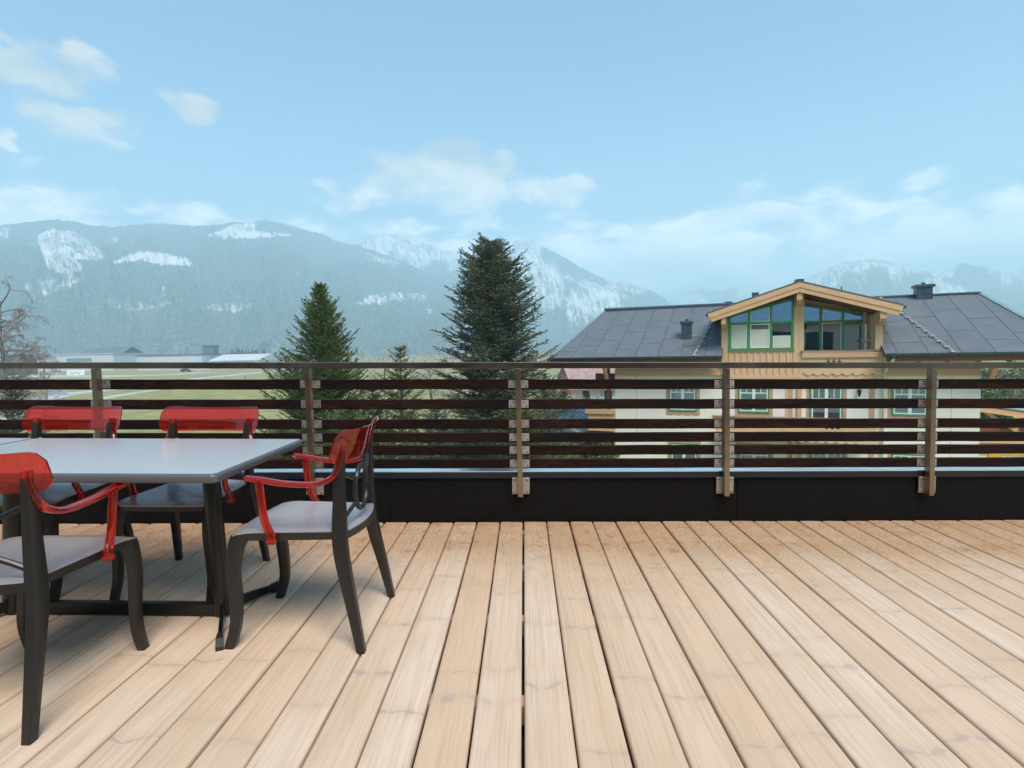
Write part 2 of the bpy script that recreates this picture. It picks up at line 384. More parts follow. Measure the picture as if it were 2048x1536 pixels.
simple('curtain', (0.66, 0.70, 0.72), 0.9, 0, 0.12, 9)
simple('curtain_blue', (0.22, 0.42, 0.50), 0.9, 0, 0.12, 9)
simple('dark_room', (0.012, 0.013, 0.016), 0.9)
def mat_glass(name, tint, rough=0.015):
    m, nt, bs = base_mat(name); v, oi, raw = coords(nt)
    nt.put(bs.inputs['Base Color'], tint); nt.put(bs.inputs['Roughness'], rough); bs.inputs['Specular IOR Level'].default_value = 1.0
    bs.inputs['IOR'].default_value = 1.6; bs.inputs['Metallic'].default_value = 0.0
    nt.put(bs.inputs['Normal'], nt.bump(nt.noise(nt.scale(raw, (.9, .9, .9)), 1.0, 2), 0.05, 0.05))
    # thin pane: part mirror, part see-through
    out = [n for n in nt.n if n.type == 'OUTPUT_MATERIAL'][0]
    gl = nt.new('ShaderNodeBsdfGlossy'); nt.put(gl.inputs['Color'], (0.50, 0.72, 1.0)); gl.inputs['Roughness'].default_value = rough
    nt.put(gl.inputs['Normal'], nt.bump(nt.noise(nt.scale(raw, (.9, .9, .9)), 1.0, 2), 0.05, 0.05))
    tr = nt.new('ShaderNodeBsdfTransparent'); nt.put(tr.inputs['Color'], tint)
    fr = nt.new('ShaderNodeFresnel'); fr.inputs['IOR'].default_value = 1.9
    mx = nt.new('ShaderNodeMixShader'); nt.put(mx.inputs[0], nt.m('ADD', fr.outputs[0], 0.38, clamp=True)); nt.l.new(tr.outputs[0], mx.inputs[1]); nt.l.new(gl.outputs[0], mx.inputs[2])
    nt.l.new(mx.outputs[0], out.inputs[0])
mat_glass('pane_glass', (0.62, 0.72, 0.80))
def mat_roof():
    m, nt, bs = base_mat('roof_felt'); v, oi, raw = coords(nt)
    n = nt.noise(v, 2.0, 4, .6); f = nt.noise(v, 90, 2, .7)
    c = nt.mix(nt.mr(n, .3, .7), (0.095, 0.112, 0.130), (0.130, 0.146, 0.162))
    c = nt.mix(nt.m('MULTIPLY', nt.mr(f, .45, .7), .35), c, (0.20, 0.215, 0.23))
    c = nt.mix(1.0, c, nt.comb(*[nt.mr(oi, 0, 1, .965, 1.035, False)] * 3), 'MULTIPLY')
    nt.put(bs.inputs['Base Color'], c); nt.put(bs.inputs['Roughness'], nt.mr(n, .3, .7, .5, .68)); nt.put(bs.inputs['Normal'], nt.bump(f, .3, .004))
mat_roof()
simple('roof_seam', (0.028, 0.032, 0.038), 0.7)
simple('sheet_blue', (0.055, 0.085, 0.115), 0.38, 0.35, 0.12, 3)
simple('sheet_light', (0.34, 0.40, 0.45), 0.35, 0.6, 0.1, 3)
simple('gutter_blue', (0.06, 0.095, 0.125), 0.3, 0.4, 0.1, 3)
simple('cable', (0.55, 0.54, 0.50), 0.5, 0.3)
simple('pipe_cream', (0.72, 0.68, 0.56), 0.5)
simple('metal_roof_light', (0.45, 0.49, 0.53), 0.4, 0.5, 0.08, 2)
simple('hall_white', (0.50, 0.54, 0.57), 0.7, 0, 0.05, .05)
simple('hall_roof', (0.50, 0.52, 0.54), 0.6, 0, 0.08, .05)
simple('barn_brown', (0.085, 0.06, 0.052), 0.8, 0, 0.15, .2)
simple('barn_roof', (0.10, 0.13, 0.15), 0.6, 0, 0.15, .1)
simple('silo_grey', (0.11, 0.15, 0.18), 0.6, 0, 0.1, .3)
simple('red_wall', (0.45, 0.10, 0.08), 0.8, 0, 0.15, 1)
simple('pink_roof', (0.36, 0.25, 0.24), 0.8, 0, 0.2, 2)
simple('brick_red', (0.42, 0.15, 0.11), 0.85, 0, 0.15, 6)
simple('mortar', (0.45, 0.42, 0.38), 0.9)
simple('yellow_render', (0.62, 0.36, 0.06), 0.8, 0, 0.08, 2)
simple('asphalt_pale', (0.40, 0.41, 0.42), 0.9, 0, 0.10, .15)
simple('gravel_path', (0.42, 0.40, 0.36), 0.95, 0, 0.12, .3)
simple('car_dark', (0.02, 0.022, 0.028), 0.3, 0.2)
simple('car_glass', (0.02, 0.025, 0.03), 0.1)
simple('van_blue', (0.42, 0.60, 0.78), 0.4)
simple('post_grey', (0.36, 0.40, 0.44), 0.5, 0.3)
simple('bark', (0.085, 0.062, 0.045), 0.9, 0, 0.35, 8, 0.6, 25)
simple('bark_birch', (0.30, 0.25, 0.21), 0.85, 0, 0.4, 6)
simple('twig_purple', (0.25, 0.215, 0.215), 0.85, 0, 0.25, 2)
simple('twig_straw', (0.27, 0.21, 0.14), 0.85, 0, 0.3, 2)
def mat_needles(name, a, b, c3):
    m, nt, bs = base_mat(name); v, oi, raw = coords(nt)
    g = nt.new('ShaderNodeNewGeometry').outputs['Random Per Island']
    n = nt.noise(v, 1.3, 3, .6)
    c = nt.mix(nt.mr(nt.m('ADD', nt.m('MULTIPLY', g, .5), nt.m('MULTIPLY', n, .8)), .35, .95), a, b)
    c = nt.mix(nt.m('MULTIPLY', nt.mr(nt.noise(nt.scale(v, (1, 1, 1), (5, 9, 2)), 2.1, 2), .52, .72), .8), c, c3)
    nt.put(bs.inputs['Base Color'], c); bs.inputs['Roughness'].default_value = .5; bs.inputs['Specular IOR Level'].default_value = .4
    bs.inputs['Transmission Weight'].default_value = 0.0
mat_needles('needles_fir', (0.048, 0.098, 0.030), (0.165, 0.225, 0.072), (0.23, 0.235, 0.085))
mat_needles('needles_spruce', (0.055, 0.085, 0.056), (0.175, 0.205, 0.135), (0.21, 0.195, 0.095))
mat_needles('needles_gold', (0.060, 0.075, 0.020), (0.15, 0.155, 0.045), (0.13, 0.11, 0.04))
mat_needles('needles_dark', (0.020, 0.042, 0.024), (0.055, 0.085, 0.040), (0.07, 0.09, 0.035))
mat_needles('leaves_green', (0.045, 0.090, 0.022), (0.12, 0.19, 0.05), (0.16, 0.17, 0.06))

def mat_ground():
    m, nt, bs = base_mat('meadow'); tc = nt.new('ShaderNodeTexCoord').outputs['Object']
    n1 = nt.noise(nt.scale(tc, (.010, .022, .01)), 1.0, 5, .6); n2 = nt.noise(tc, .35, 5, .65); n3 = nt.noise(nt.scale(tc, (.02, .07, .02), (3, 5, 1)), 1.0, 4)
    g = nt.mix(nt.mr(n2, .3, .7), (0.205, 0.215, 0.085), (0.33, 0.325, 0.155))
    straw = nt.mix(nt.mr(n2, .3, .7), (0.25, 0.195, 0.125), (0.40, 0.34, 0.23))
    x, y, z = nt.sep(tc)
    far = nt.mr(y, 120, 260)
    f = nt.m('MAXIMUM', nt.mr(n1, .52, .62), nt.m('MULTIPLY', far, nt.mr(n3, .38, .55)))
    c = nt.mix(nt.m('MULTIPLY', f, .85), g, straw)
    nt.put(bs.inputs['Base Color'], c); bs.inputs['Roughness'].default_value = 1.0; bs.inputs['Specular IOR Level'].default_value = .1
    nt.put(bs.inputs['Normal'], nt.bump(nt.noise(tc, 3, 4), .5, .15))
mat_ground()
def mat_mountain():
    m, nt, bs = base_mat('mountain'); tc = nt.new('ShaderNodeTexCoord').outputs['Object']
    sn = nt.new('ShaderNodeAttribute', attribute_name='snow').outputs['Fac']
    suv = nt.new('ShaderNodeAttribute', attribute_name='slope_uv').outputs['Vector']
    streak = nt.noise(nt.scale(suv, (.13, 2.2, 1)), 1.0, 5, .72, .5)
    fine = nt.noise(nt.scale(tc, (.050, .050, .068)), 1.0, 5, .75); med = nt.noise(nt.scale(tc, (.008, .008, .010)), 1.0, 4, .6)
    trees = nt.noise(nt.scale(tc, (.125, .125, .075)), 1.0, 3, .7)
    k = nt.m('ADD', sn, nt.m('ADD', nt.m('ADD', nt.m('MULTIPLY', nt.m('SUBTRACT', fine, .5), 1.1), nt.m('MULTIPLY', nt.m('SUBTRACT', streak, .5), 1.9)), nt.m('MULTIPLY', nt.m('SUBTRACT', med, .5), .9)))
    mask = nt.m('MULTIPLY', nt.mr(k, .26, .84), .88)
    forest = nt.mix(nt.mr(trees, .35, .7), (0.008, 0.022, 0.030), (0.19, 0.215, 0.23))
    forest = nt.mix(nt.m('MULTIPLY', nt.mr(med, .46, .64), .5), forest, (0.12, 0.12, 0.115))
    nt.put(bs.inputs['Base Color'], nt.mix(mask, forest, (0.84, 0.85, 0.87))); bs.inputs['Roughness'].default_value = .95; bs.inputs['Specular IOR Level'].default_value = .05
    nt.put(bs.inputs['Normal'], nt.bump(trees, .6, 12.0))
mat_mountain()

# ------------------------------------------------------------------ terrain
GZ = -6.0
b = MB(); b.add([(-9000, -5000, GZ), (9000, -5000, GZ), (9000, 9000, GZ), (-9000, 9000, GZ)], [(0, 1, 2, 3)])
tag(b.build('ground', 'meadow'), kind='structure')

def ribbon(name, mat, pts, widths, z):
    P = [at_z(px, py, GZ) for px, py in pts]; P = spline(P, 40); m = MB(); L = []; Rr = []
    for i, p in enumerate(P):
        t = (P[min(i + 1, 40)] - P[max(i - 1, 0)]); t.z = 0; t.normalize(); nrm = Vector((-t.y, t.x, 0))
        f = i / 40 * (len(widths) - 1); k = min(int(f), len(widths) - 2); ww = widths[k] + (widths[k + 1] - widths[k]) * (f - k)
        L.append(Vector((p.x, p.y, z)) + nrm * ww / 2); Rr.append(Vector((p.x, p.y, z)) - nrm * ww / 2)
    m.loft([L, Rr], closed=False, caps=False)
    return tag(m.build(name, mat), kind='structure')
ribbon('road', 'asphalt_pale', [(-260, 860), (0, 816), (130, 789), (210, 780), (300, 768), (400, 757), (560, 741), (700, 728)], [6, 6, 6, 7, 7, 8, 8], GZ + .03)
ribbon('path', 'gravel_path', [(-120, 880), (90, 818), (215, 795), (290, 783), (360, 774), (470, 764), (600, 756)], [3, 3, 3, 3.5, 4], GZ + .02)
ribbon('yard', 'gravel_path', [(-200, 757), (0, 752), (150, 753), (300, 751), (420, 744)], [14, 18, 18, 14, 10], GZ + .025)
ribbon('lane', 'gravel_path', [(1060, 755), (1120, 757), (1180, 763), (1240, 768)], [4, 5, 5, 5], GZ + .02)

def in_poly(x, y, poly):
    c = False; n = len(poly); j = n - 1
    for i in range(n):
        xi, yi = poly[i]; xj, yj = poly[j]
        if (yi > y) != (yj > y) and x < (xj - xi) * (y - yi) / (yj - yi) + xi: c = not c
        j = i
    return c
def mountain(name, prof, D, base, step, rows, seed, snow_fn, rough=1.0, jag=1.5, shape=1.15, gully=1.0, sector=None):
    """a massif as a height field: ridge line at distance D, foot at distance base*D, back slope behind"""
    rnd = random.Random(seed); p0, p1 = prof[0][0], prof[-1][0]; xs = np.arange(p0, p1 + .1, step)
    if not sector: xs = np.concatenate([np.arange(p0, -60, 9), np.arange(max(p0, -60), min(p1, 2110), step), np.arange(2110, p1, 9)])
    ys = np.interp(xs, [p[0] for p in prof], [p[1] for p in prof])
    V = []; S = []; UV = []; nr = rows + 3
    for i, (px, py) in enumerate(zip(xs, ys)):
        jg = rnd.uniform(-jag, jag * .6); py = py + 3.0 * mnoise.fractal(Vector((px * .02, seed, 0)), 1, 2, 3)
        if sector: d = sector(px, py)
        else: d = px_ray(px, py)
        hl = math.hypot(d.x, d.y); ex, ey, el = d.x / hl, d.y / hl, d.z / hl
        wob = 1 + .10 * mnoise.noise(Vector((px * .004, seed + 5, 0)))
        Dc = D * wob; zr = max(el * Dc + 1.2, GZ + 1)
        for r in range(nr):
            if r <= rows:
                t = r / rows; rad = Dc * (base + (1 - base) * t)
                g = mnoise.fractal(Vector((px * .010, t * 1.2, seed)), 1, 2, 5) * gully
                q = mnoise.fractal(Vector((ex * rad * .0016, ey * rad * .0016, seed * 3.1)), 1, 2, 6)
                z = GZ + (zr - GZ) * max(0, t ** shape + (g * .085 + q * .09 * rough) * min(1, t * 3) * (1 - t) ** .6 * 2)
                z += rnd.uniform(-1, 1) * 4 * min(1, t * 4) * (0 if r == rows else 1)
                z = max(GZ - 2, min(z, el * rad * .992 + 1.2 if r < rows else zr)) if t > .05 else GZ - 2
            else:
                rad = Dc * (1 + .06 * (r - rows)); z = zr * (1 - .12 * (r - rows)) - 10
            if r == rows: z -= jg * Dc / F * .8
            p = (ex * rad, ey * rad, z); V.append(p)
            S.append(snow_fn(p, min(1, r / rows), zr, px, g) - .06); UV.append((px + .6 * r, r / rows * 4, seed))
    n = len(xs); idx = np.arange(n * nr).reshape(n, nr)
    Fq = np.stack([idx[:-1, :-1], idx[1:, :-1], idx[1:, 1:], idx[:-1, 1:]], -1).reshape(-1, 4)
    me = numpy_mesh(name, V, Fq, 'mountain', True)
    at = me.attributes.new('snow', 'FLOAT', 'POINT'); at.data.foreach_set('value', np.array(S, 'f')); at = me.attributes.new('slope_uv', 'FLOAT_VECTOR', 'POINT'); at.data.foreach_set('vector', np.array(UV, 'f').ravel())
    return tag(link(name, me), kind='structure')
CLEAR = [([(72, 470), (105, 457), (150, 463), (178, 482), (218, 515), (190, 522), (150, 518), (172, 540), (128, 552), (100, 545), (84, 510)], .62),
         ([(185, 458), (242, 468), (228, 492), (205, 482)], .42), ([(225, 523), (262, 507), (285, 501), (335, 507), (372, 515), (398, 532), (330, 531), (280, 522), (230, 529)], .8),
         ([(38, 583), (58, 560), (100, 558), (178, 550), (150, 574), (100, 592), (55, 600)], .55), ([(185, 600), (240, 600), (290, 603), (318, 592), (325, 570), (336, 570), (328, 600), (357, 604), (320, 616), (280, 626), (240, 626)], .42),
         ([(400, 615), (440, 604), (508, 605), (510, 616), (470, 626), (430, 623)], .45), ([(405, 472), (440, 460), (465, 449), (512, 444), (512, 460), (592, 470), (540, 476), (450, 479)], .7),
         ([(706, 608), (740, 590), (780, 581), (850, 588), (868, 618), (850, 606), (790, 601), (770, 609), (720, 610)], .6), ([(728, 503), (802, 525), (790, 534), (735, 520)], .45), ([(-60, 452), (20, 455), (22, 476), (-40, 490)], .55),
         ([(585, 540), (602, 552), (596, 556)], .6), ([(530, 608), (560, 622), (545, 630)], .3), ([(835, 612), (868, 618), (860, 630)], .5)]
def snow_forest(p, t, zr, px, g):
    sx, sy = to_px(p)
    for poly, s in CLEAR:
        if in_poly(sx, sy, poly): return s
    return -0.25 + .1 * g
def snow_alpine(lo, hi, gain=1.0):
    def fn(p, t, zr, px, g):
        k = (p[2] - lo) / (hi - lo); return max(-.4, min(.66, k * gain + g * 1.1))
    return fn
mountain('mountain_forested', [(-1900, 700), (-1500, 640), (-1150, 560), (-800, 500), (-420, 470), (-200, 455), (-60, 452), (0, 452), (40, 446), (110, 440), (150, 443), (190, 452), (250, 452), (320, 447), (390, 452), (450, 448), (460, 443), (500, 445), (530, 441), (560, 446), (590, 455), (640, 466), (680, 485), (720, 493), (800, 520), (860, 548), (905, 566), (950, 582), (1000, 603), (1080, 645), (1150, 685), (1200, 698)],
         2400, .42, 2.6, 110, 3, snow_forest, .8, 2.2)
mountain('mountain_snow_peak', [(560, 520), (640, 492), (700, 486), (740, 478), (770, 470), (812, 472), (850, 484), (880, 500), (930, 503), (990, 520), (1060, 545)], 2900, .70, 2.6, 70, 11, snow_alpine(330, 480, 1.0), 1.2, 1.5, 1.1, 1.8)
mountain('mountain_rocky', [(760, 640), (850, 570), (900, 530), (940, 506), (1000, 489), (1040, 479), (1070, 488), (1120, 510), (1160, 535), (1200, 554), (1260, 566), (1300, 580), (1340, 606), (1400, 645), (1460, 680)], 2700, .60, 2.6, 90, 21, snow_alpine(235, 450, .85), 1.1, 1.8, 1.05, 2.0)
mountain('mountain_far_pale', [(1250, 640), (1320, 608), (1370, 582), (1402, 576), (1440, 584), (1470, 575), (1500, 588), (1550, 598), (1620, 592), (1700, 610)], 3900, .72, 4, 40, 31, snow_alpine(140, 360, 1.0), 1.0, 1.2, 1.1, 1.8)
mountain('mountain_ski_slopes', [(1480, 640), (1560, 592), (1612, 560), (1645, 540), (1690, 523), (1745, 517), (1780, 525), (1812, 536), (1832, 546), (1860, 541), (1900, 556), (1960, 572), (2060, 592), (2250, 610), (2500, 660)], 2800, .58, 2.6, 80, 41, snow_alpine(140, 320, 1.0), 1.3, 1.4, 1.05, 1.5)
mountain('mountain_snow_range', [(1800, 600), (1860, 560), (1900, 533), (1925, 527), (1960, 533), (2000, 535), (2040, 545), (2120, 530), (2250, 540), (2420, 520), (2700, 560), (3100, 640), (3400, 690)], 3300, .72, 3, 50, 51, snow_alpine(170, 390, 1.1), 1.2, 1.4, 1.1, 1.8)
# the other side of the valley, behind the terrace: it shows only as a reflection in panes and glossy surfaces
def sect(px, py):
    a = px / 1000; return Vector((math.sin(a), math.cos(a), (700 - py) / F))
mountain('mountain_south', [(1700, 640), (2000, 500), (2400, 450), (2800, 470), (3141, 430), (3500, 460), (3900, 480), (4300, 540), (4600, 650)], 2300, .42, 14, 50, 61, snow_alpine(115, 480, .8), .8, 2, sector=sect)

# ------------------------------------------------------------------ terrace: deck, parapet, railing (terrace frame)
def on_terrace(o):
    TERRACE.append(o); return o
rnd = random.Random(7)
PITCH_B, BW, BT = 0.161, 0.1535, 0.028
def board_mesh(y0, y1):
    r = .010; hw = BW / 2
    top = [(-hw, -BT), (-hw, -r)] + [(-hw + r - r * math.cos(R(a)), -r + r * math.sin(R(a))) for a in (30, 60, 90)] + [(-hw * .3, .0006), (hw * .3, .0006)] + [(hw - r + r * math.sin(R(a)), -r + r * math.cos(R(a))) for a in (0, 30, 60)] + [(hw, -r), (hw, -BT)]
    m = MB(); m.loft([[(p[0], y, p[1]) for p in top] for y in (y0, y1)])
    return m.mesh('board', 'deck_wood', smooth=True)
deck = on_terrace(thing('deck', 'pale larch plank deck with open joints', None, kind='structure'))
RA = 0.0335                                   # the parapet line is a little out of square with the boards
bm_cache = {}
for k in range(-30, 31):
    x = (k + .5) * PITCH_B
    y1 = round(3.845 + RA * x - .004 + rnd.uniform(-.004, .003), 3)
    o = link('board', board_mesh(-1.9, y1), deck, (x + rnd.uniform(-.0018, .0018), 0, rnd.uniform(-.0012, .0012)))
for j in range(-4, 5):
    y = 1.902 + .605 * (j)
    if y > 3.8: continue
    MB().box(-5.0, 5.0, y - .03, y + .03, -BT - .075, -BT - .0015).build('joist', 'joist_wood', deck, bevel=.003)
b = MB(); b.add([(-5.2, -2.2, -.17), (5.2, -2.2, -.17), (5.2, 4.3, -.17), (-5.2, 4.3, -.17)], [(0, 1, 2, 3)])
on_terrace(tag(b.build('roof_slab', 'roof_membrane'), kind='structure'))

RAILZ = math.atan(RA)                          # frame of the parapet: x along it, y outwards
par = on_terrace(thing('parapet_wall', 'black panelled parapet wall under the slatted railing, with metal coping', 'parapet', (0, 3.858, 0), RAILZ))
edges = [-5.6, -3.2, -.93, 1.5, 3.93, 5.6]
for a, c in zip(edges[:-1], edges[1:]):
    MB().box(a + .002, c - .002, 0.0, .03, -.16, .320).build('panel', 'parapet_panel', par, bevel=.002)
MB().box(-5.6, 5.6, .032, .34, -.16, .318).build('core', 'parapet_panel', par)
for a, c in ((-5.6, -1.45), (-1.45, 2.02), (2.02, 5.6)):
    MB().box(a + .001, c - .001, -.018, .36, .3525, .358).build('coping', 'coping_sheet', par)
    MB().box(a + .001, c - .001, -.020, -.017, .310, .352).build('coping_front_shaded', 'coping_front_shaded', par)

rail = on_terrace(thing('railing', 'railing of dark stained horizontal wood slats on stainless steel posts', 'railing', (0, 3.858, 0), RAILZ))
LEAN = math.tan(R(1.15))
POSTS = [-.03 + 1.42 * k for k in range(-4, 5)]
for a, c in ((-5.6, -3.36), (-3.36, .055), (.055, 5.6)):
    MB().box(a + .0008, c - .0008, -.075, -.03, 1.072, 1.114).build('handrail', 'steel_rail', rail, bevel=.003)
ROWS = [(.927, .995), (.791, .858), (.654, .720), (.561, .627), (.472, .537), (.379, .444)]
def post_mesh():
    m = MB(); w2 = .0175
    def ring(z): x = -(z - .62) * LEAN; return [(x - w2, -.078, z), (x + w2, -.078, z), (x + w2, -.027, z), (x - w2, -.027, z)]
    m.loft([ring(.192), ring(1.0715)]); return m.mesh('post', 'steel_post', bevel=.002)
pm = post_mesh()
plm = MB().box(-.068, .068, -.0265, -.0225, -.0265, .0265).mesh('bracket', 'steel_plate', bevel=.0008)
bpm = MB().box(-.06, .06, -.0265, -.0205, -.058, .058).mesh('base_plate', 'steel_plate', bevel=.001)
def disc_mesh(name, mat, r, t, n=10):
    m = MB(); m.loft([[(r * k * math.cos(2 * math.pi * i / n), y, r * k * math.sin(2 * math.pi * i / n)) for i in range(n)] for y, k in ((0, 1), (-t * .6, 1), (-t, .6))]); return m.mesh(name, mat, smooth=True)
scm = disc_mesh('screw', 'screw_dark', .0055, .002); blm = disc_mesh('bolt', 'steel_post', .009, .007)
for px in POSTS:
    link('post', pm, rail, (px, 0, 0))
    zc = .258; bp = link('base_plate', bpm, rail, (px + .005 - (zc - .62) * LEAN, 0, zc))
    for sx in (-1, 1):
        for sz in (-1, 1): link('bolt', blm, bp, (sx * .045, -.0265, sz * .043))
    for z0, z1 in ROWS:
        zc = (z0 + z1) / 2; xc = px - (zc - .62) * LEAN
        br = link('bracket', plm, rail, (xc, 0, zc + .002))
        for sx in (-1, 1):
            link('screw', scm, br, (sx * .055, -.0265, -.016)); link('screw', scm, br, (sx * .034, -.0265, .014))
def slat_mesh(x0, x1, h, sd):
    r2 = random.Random(sd); m = MB(); N = 8; c = .004
    rings = []
    for i in range(N + 1):
        x = x0 + (x1 - x0) * i / N; dz = r2.uniform(-.0012, .0012); dy = r2.uniform(-.0008, .0008)
        rings.append([(x, -.022 + dy + c, -h + dz), (x, -.022 + dy, -h + c + dz), (x, -.022 + dy, h - c + dz), (x, -.022 + dy + c, h + dz), (x, .006 - c, h + dz), (x, .006, h - c + dz), (x, .006, -h + c + dz), (x, .006 - c, -h + dz)])
    m.loft(rings); return m.mesh('slat', 'slat_wood')
for i in range(len(POSTS) - 1):
    for j, (z0, z1) in enumerate(ROWS):
        zc = (z0 + z1) / 2; off = -(zc - .62) * LEAN
        L = (POSTS[i + 1] - POSTS[i]) / 2 - .003
        link('slat', slat_mesh(-L, L, (z1 - z0) / 2, i * 10 + j), rail, ((POSTS[i] + POSTS[i + 1]) / 2 + off, 0, zc))

# ------------------------------------------------------------------ tables
def rounded_rect(x0, x1, y0, y1, r, n=6):
    out = []
    for cx, cy, a0 in ((x1 - r, y1 - r, 0), (x0 + r, y1 - r, 90), (x0 + r, y0 + r, 180), (x1 - r, y0 + r, 270)):
        for k in range(n + 1):
            a = R(a0 + 90 * k / n); out.append((cx + r * math.cos(a), cy + r * math.sin(a)))
    return out
def make_table(label):
    t = thing('terrace_table', label, 'table', group='terrace tables pushed together')
    hx, hy = .702, .415
    rings = []
    for inset, z in ((.010, .703), (.002, .708), (0, .716), (0, .728), (.003, .7355), (.008, .7385), (.011, .7395), (.02, .7405)):
        rings.append([(x, y, z) for x, y in rounded_rect(-hx + inset, hx - inset, -hy + inset, hy - inset, .024 - inset * .5)])
    MB().loft(rings[-2:]).build('tabletop', 'table_laminate', t, smooth=True); MB().loft(rings[:-1]).build('shaded_edge', 'table_edge_shaded', t, smooth=True)
    for s in (-1, 1):
        xt, xb = s * .445, s * .485
        pts = [(xt + (xb - xt) * k / 6, 0, .702 - (.702 - .012) * k / 6) for k in range(7)]
        MB().tube(pts, (.038, .026), 16, up=(0, 1, 0), power=2.4).build('leg', 'table_black', t, smooth=True)
        MB().box(xt - .06, xt + .06, -.20, .20, .692, .7025).build('support_plate', 'table_black', t, bevel=.002)
        for q in (-1, 1):
            A = Vector((xb + s * .01, q * .02, 0)); B = Vector((xb + s * .135, q * .275, 0)); d = (B - A).normalized(); n = Vector((-d.y, d.x, 0)) * .0085
            rings = []
            for p, z0, z1 in ((A, .018, .068), (A + (B - A) * .5, .014, .054), (B, .010, .038)):
                rings.append([p - n + Vector((0, 0, z0)), p + n + Vector((0, 0, z0)), p + n + Vector((0, 0, z1)), p - n + Vector((0, 0, z1))])
            ft = MB().loft(rings).build('foot', 'table_black', t, bevel=.002)
            n2 = n * 1.7; e = B + d * .02; s0 = B - d * .045
            rr = [[p - n2 * k + Vector((0, 0, z0)), p + n2 * k + Vector((0, 0, z0)), p + n2 * k + Vector((0, 0, z1)), p - n2 * k + Vector((0, 0, z1))] for p, k, z0, z1 in ((s0, .8, .004, .046), (B, 1, .0, .044), (e, 1.05, .0, .016))]
            MB().loft(rr).build('foot_cap', 'rubber', ft, bevel=.002)
    MB().box(-.46, .46, -.016, .016, .008, .062).build('crossbar', 'table_black', t, bevel=.003)
    return t
tb = on_terrace(make_table('grey topped table whose free end faces the red armed chair'))
tb.location = (-1.838, 2.436, 0)
tb2 = on_terrace(copy_tree(tb)); tb2['label'] = 'second grey table butted against the end of the first'
tb2.location = (-1.838 - 1.407, 2.439, 0)

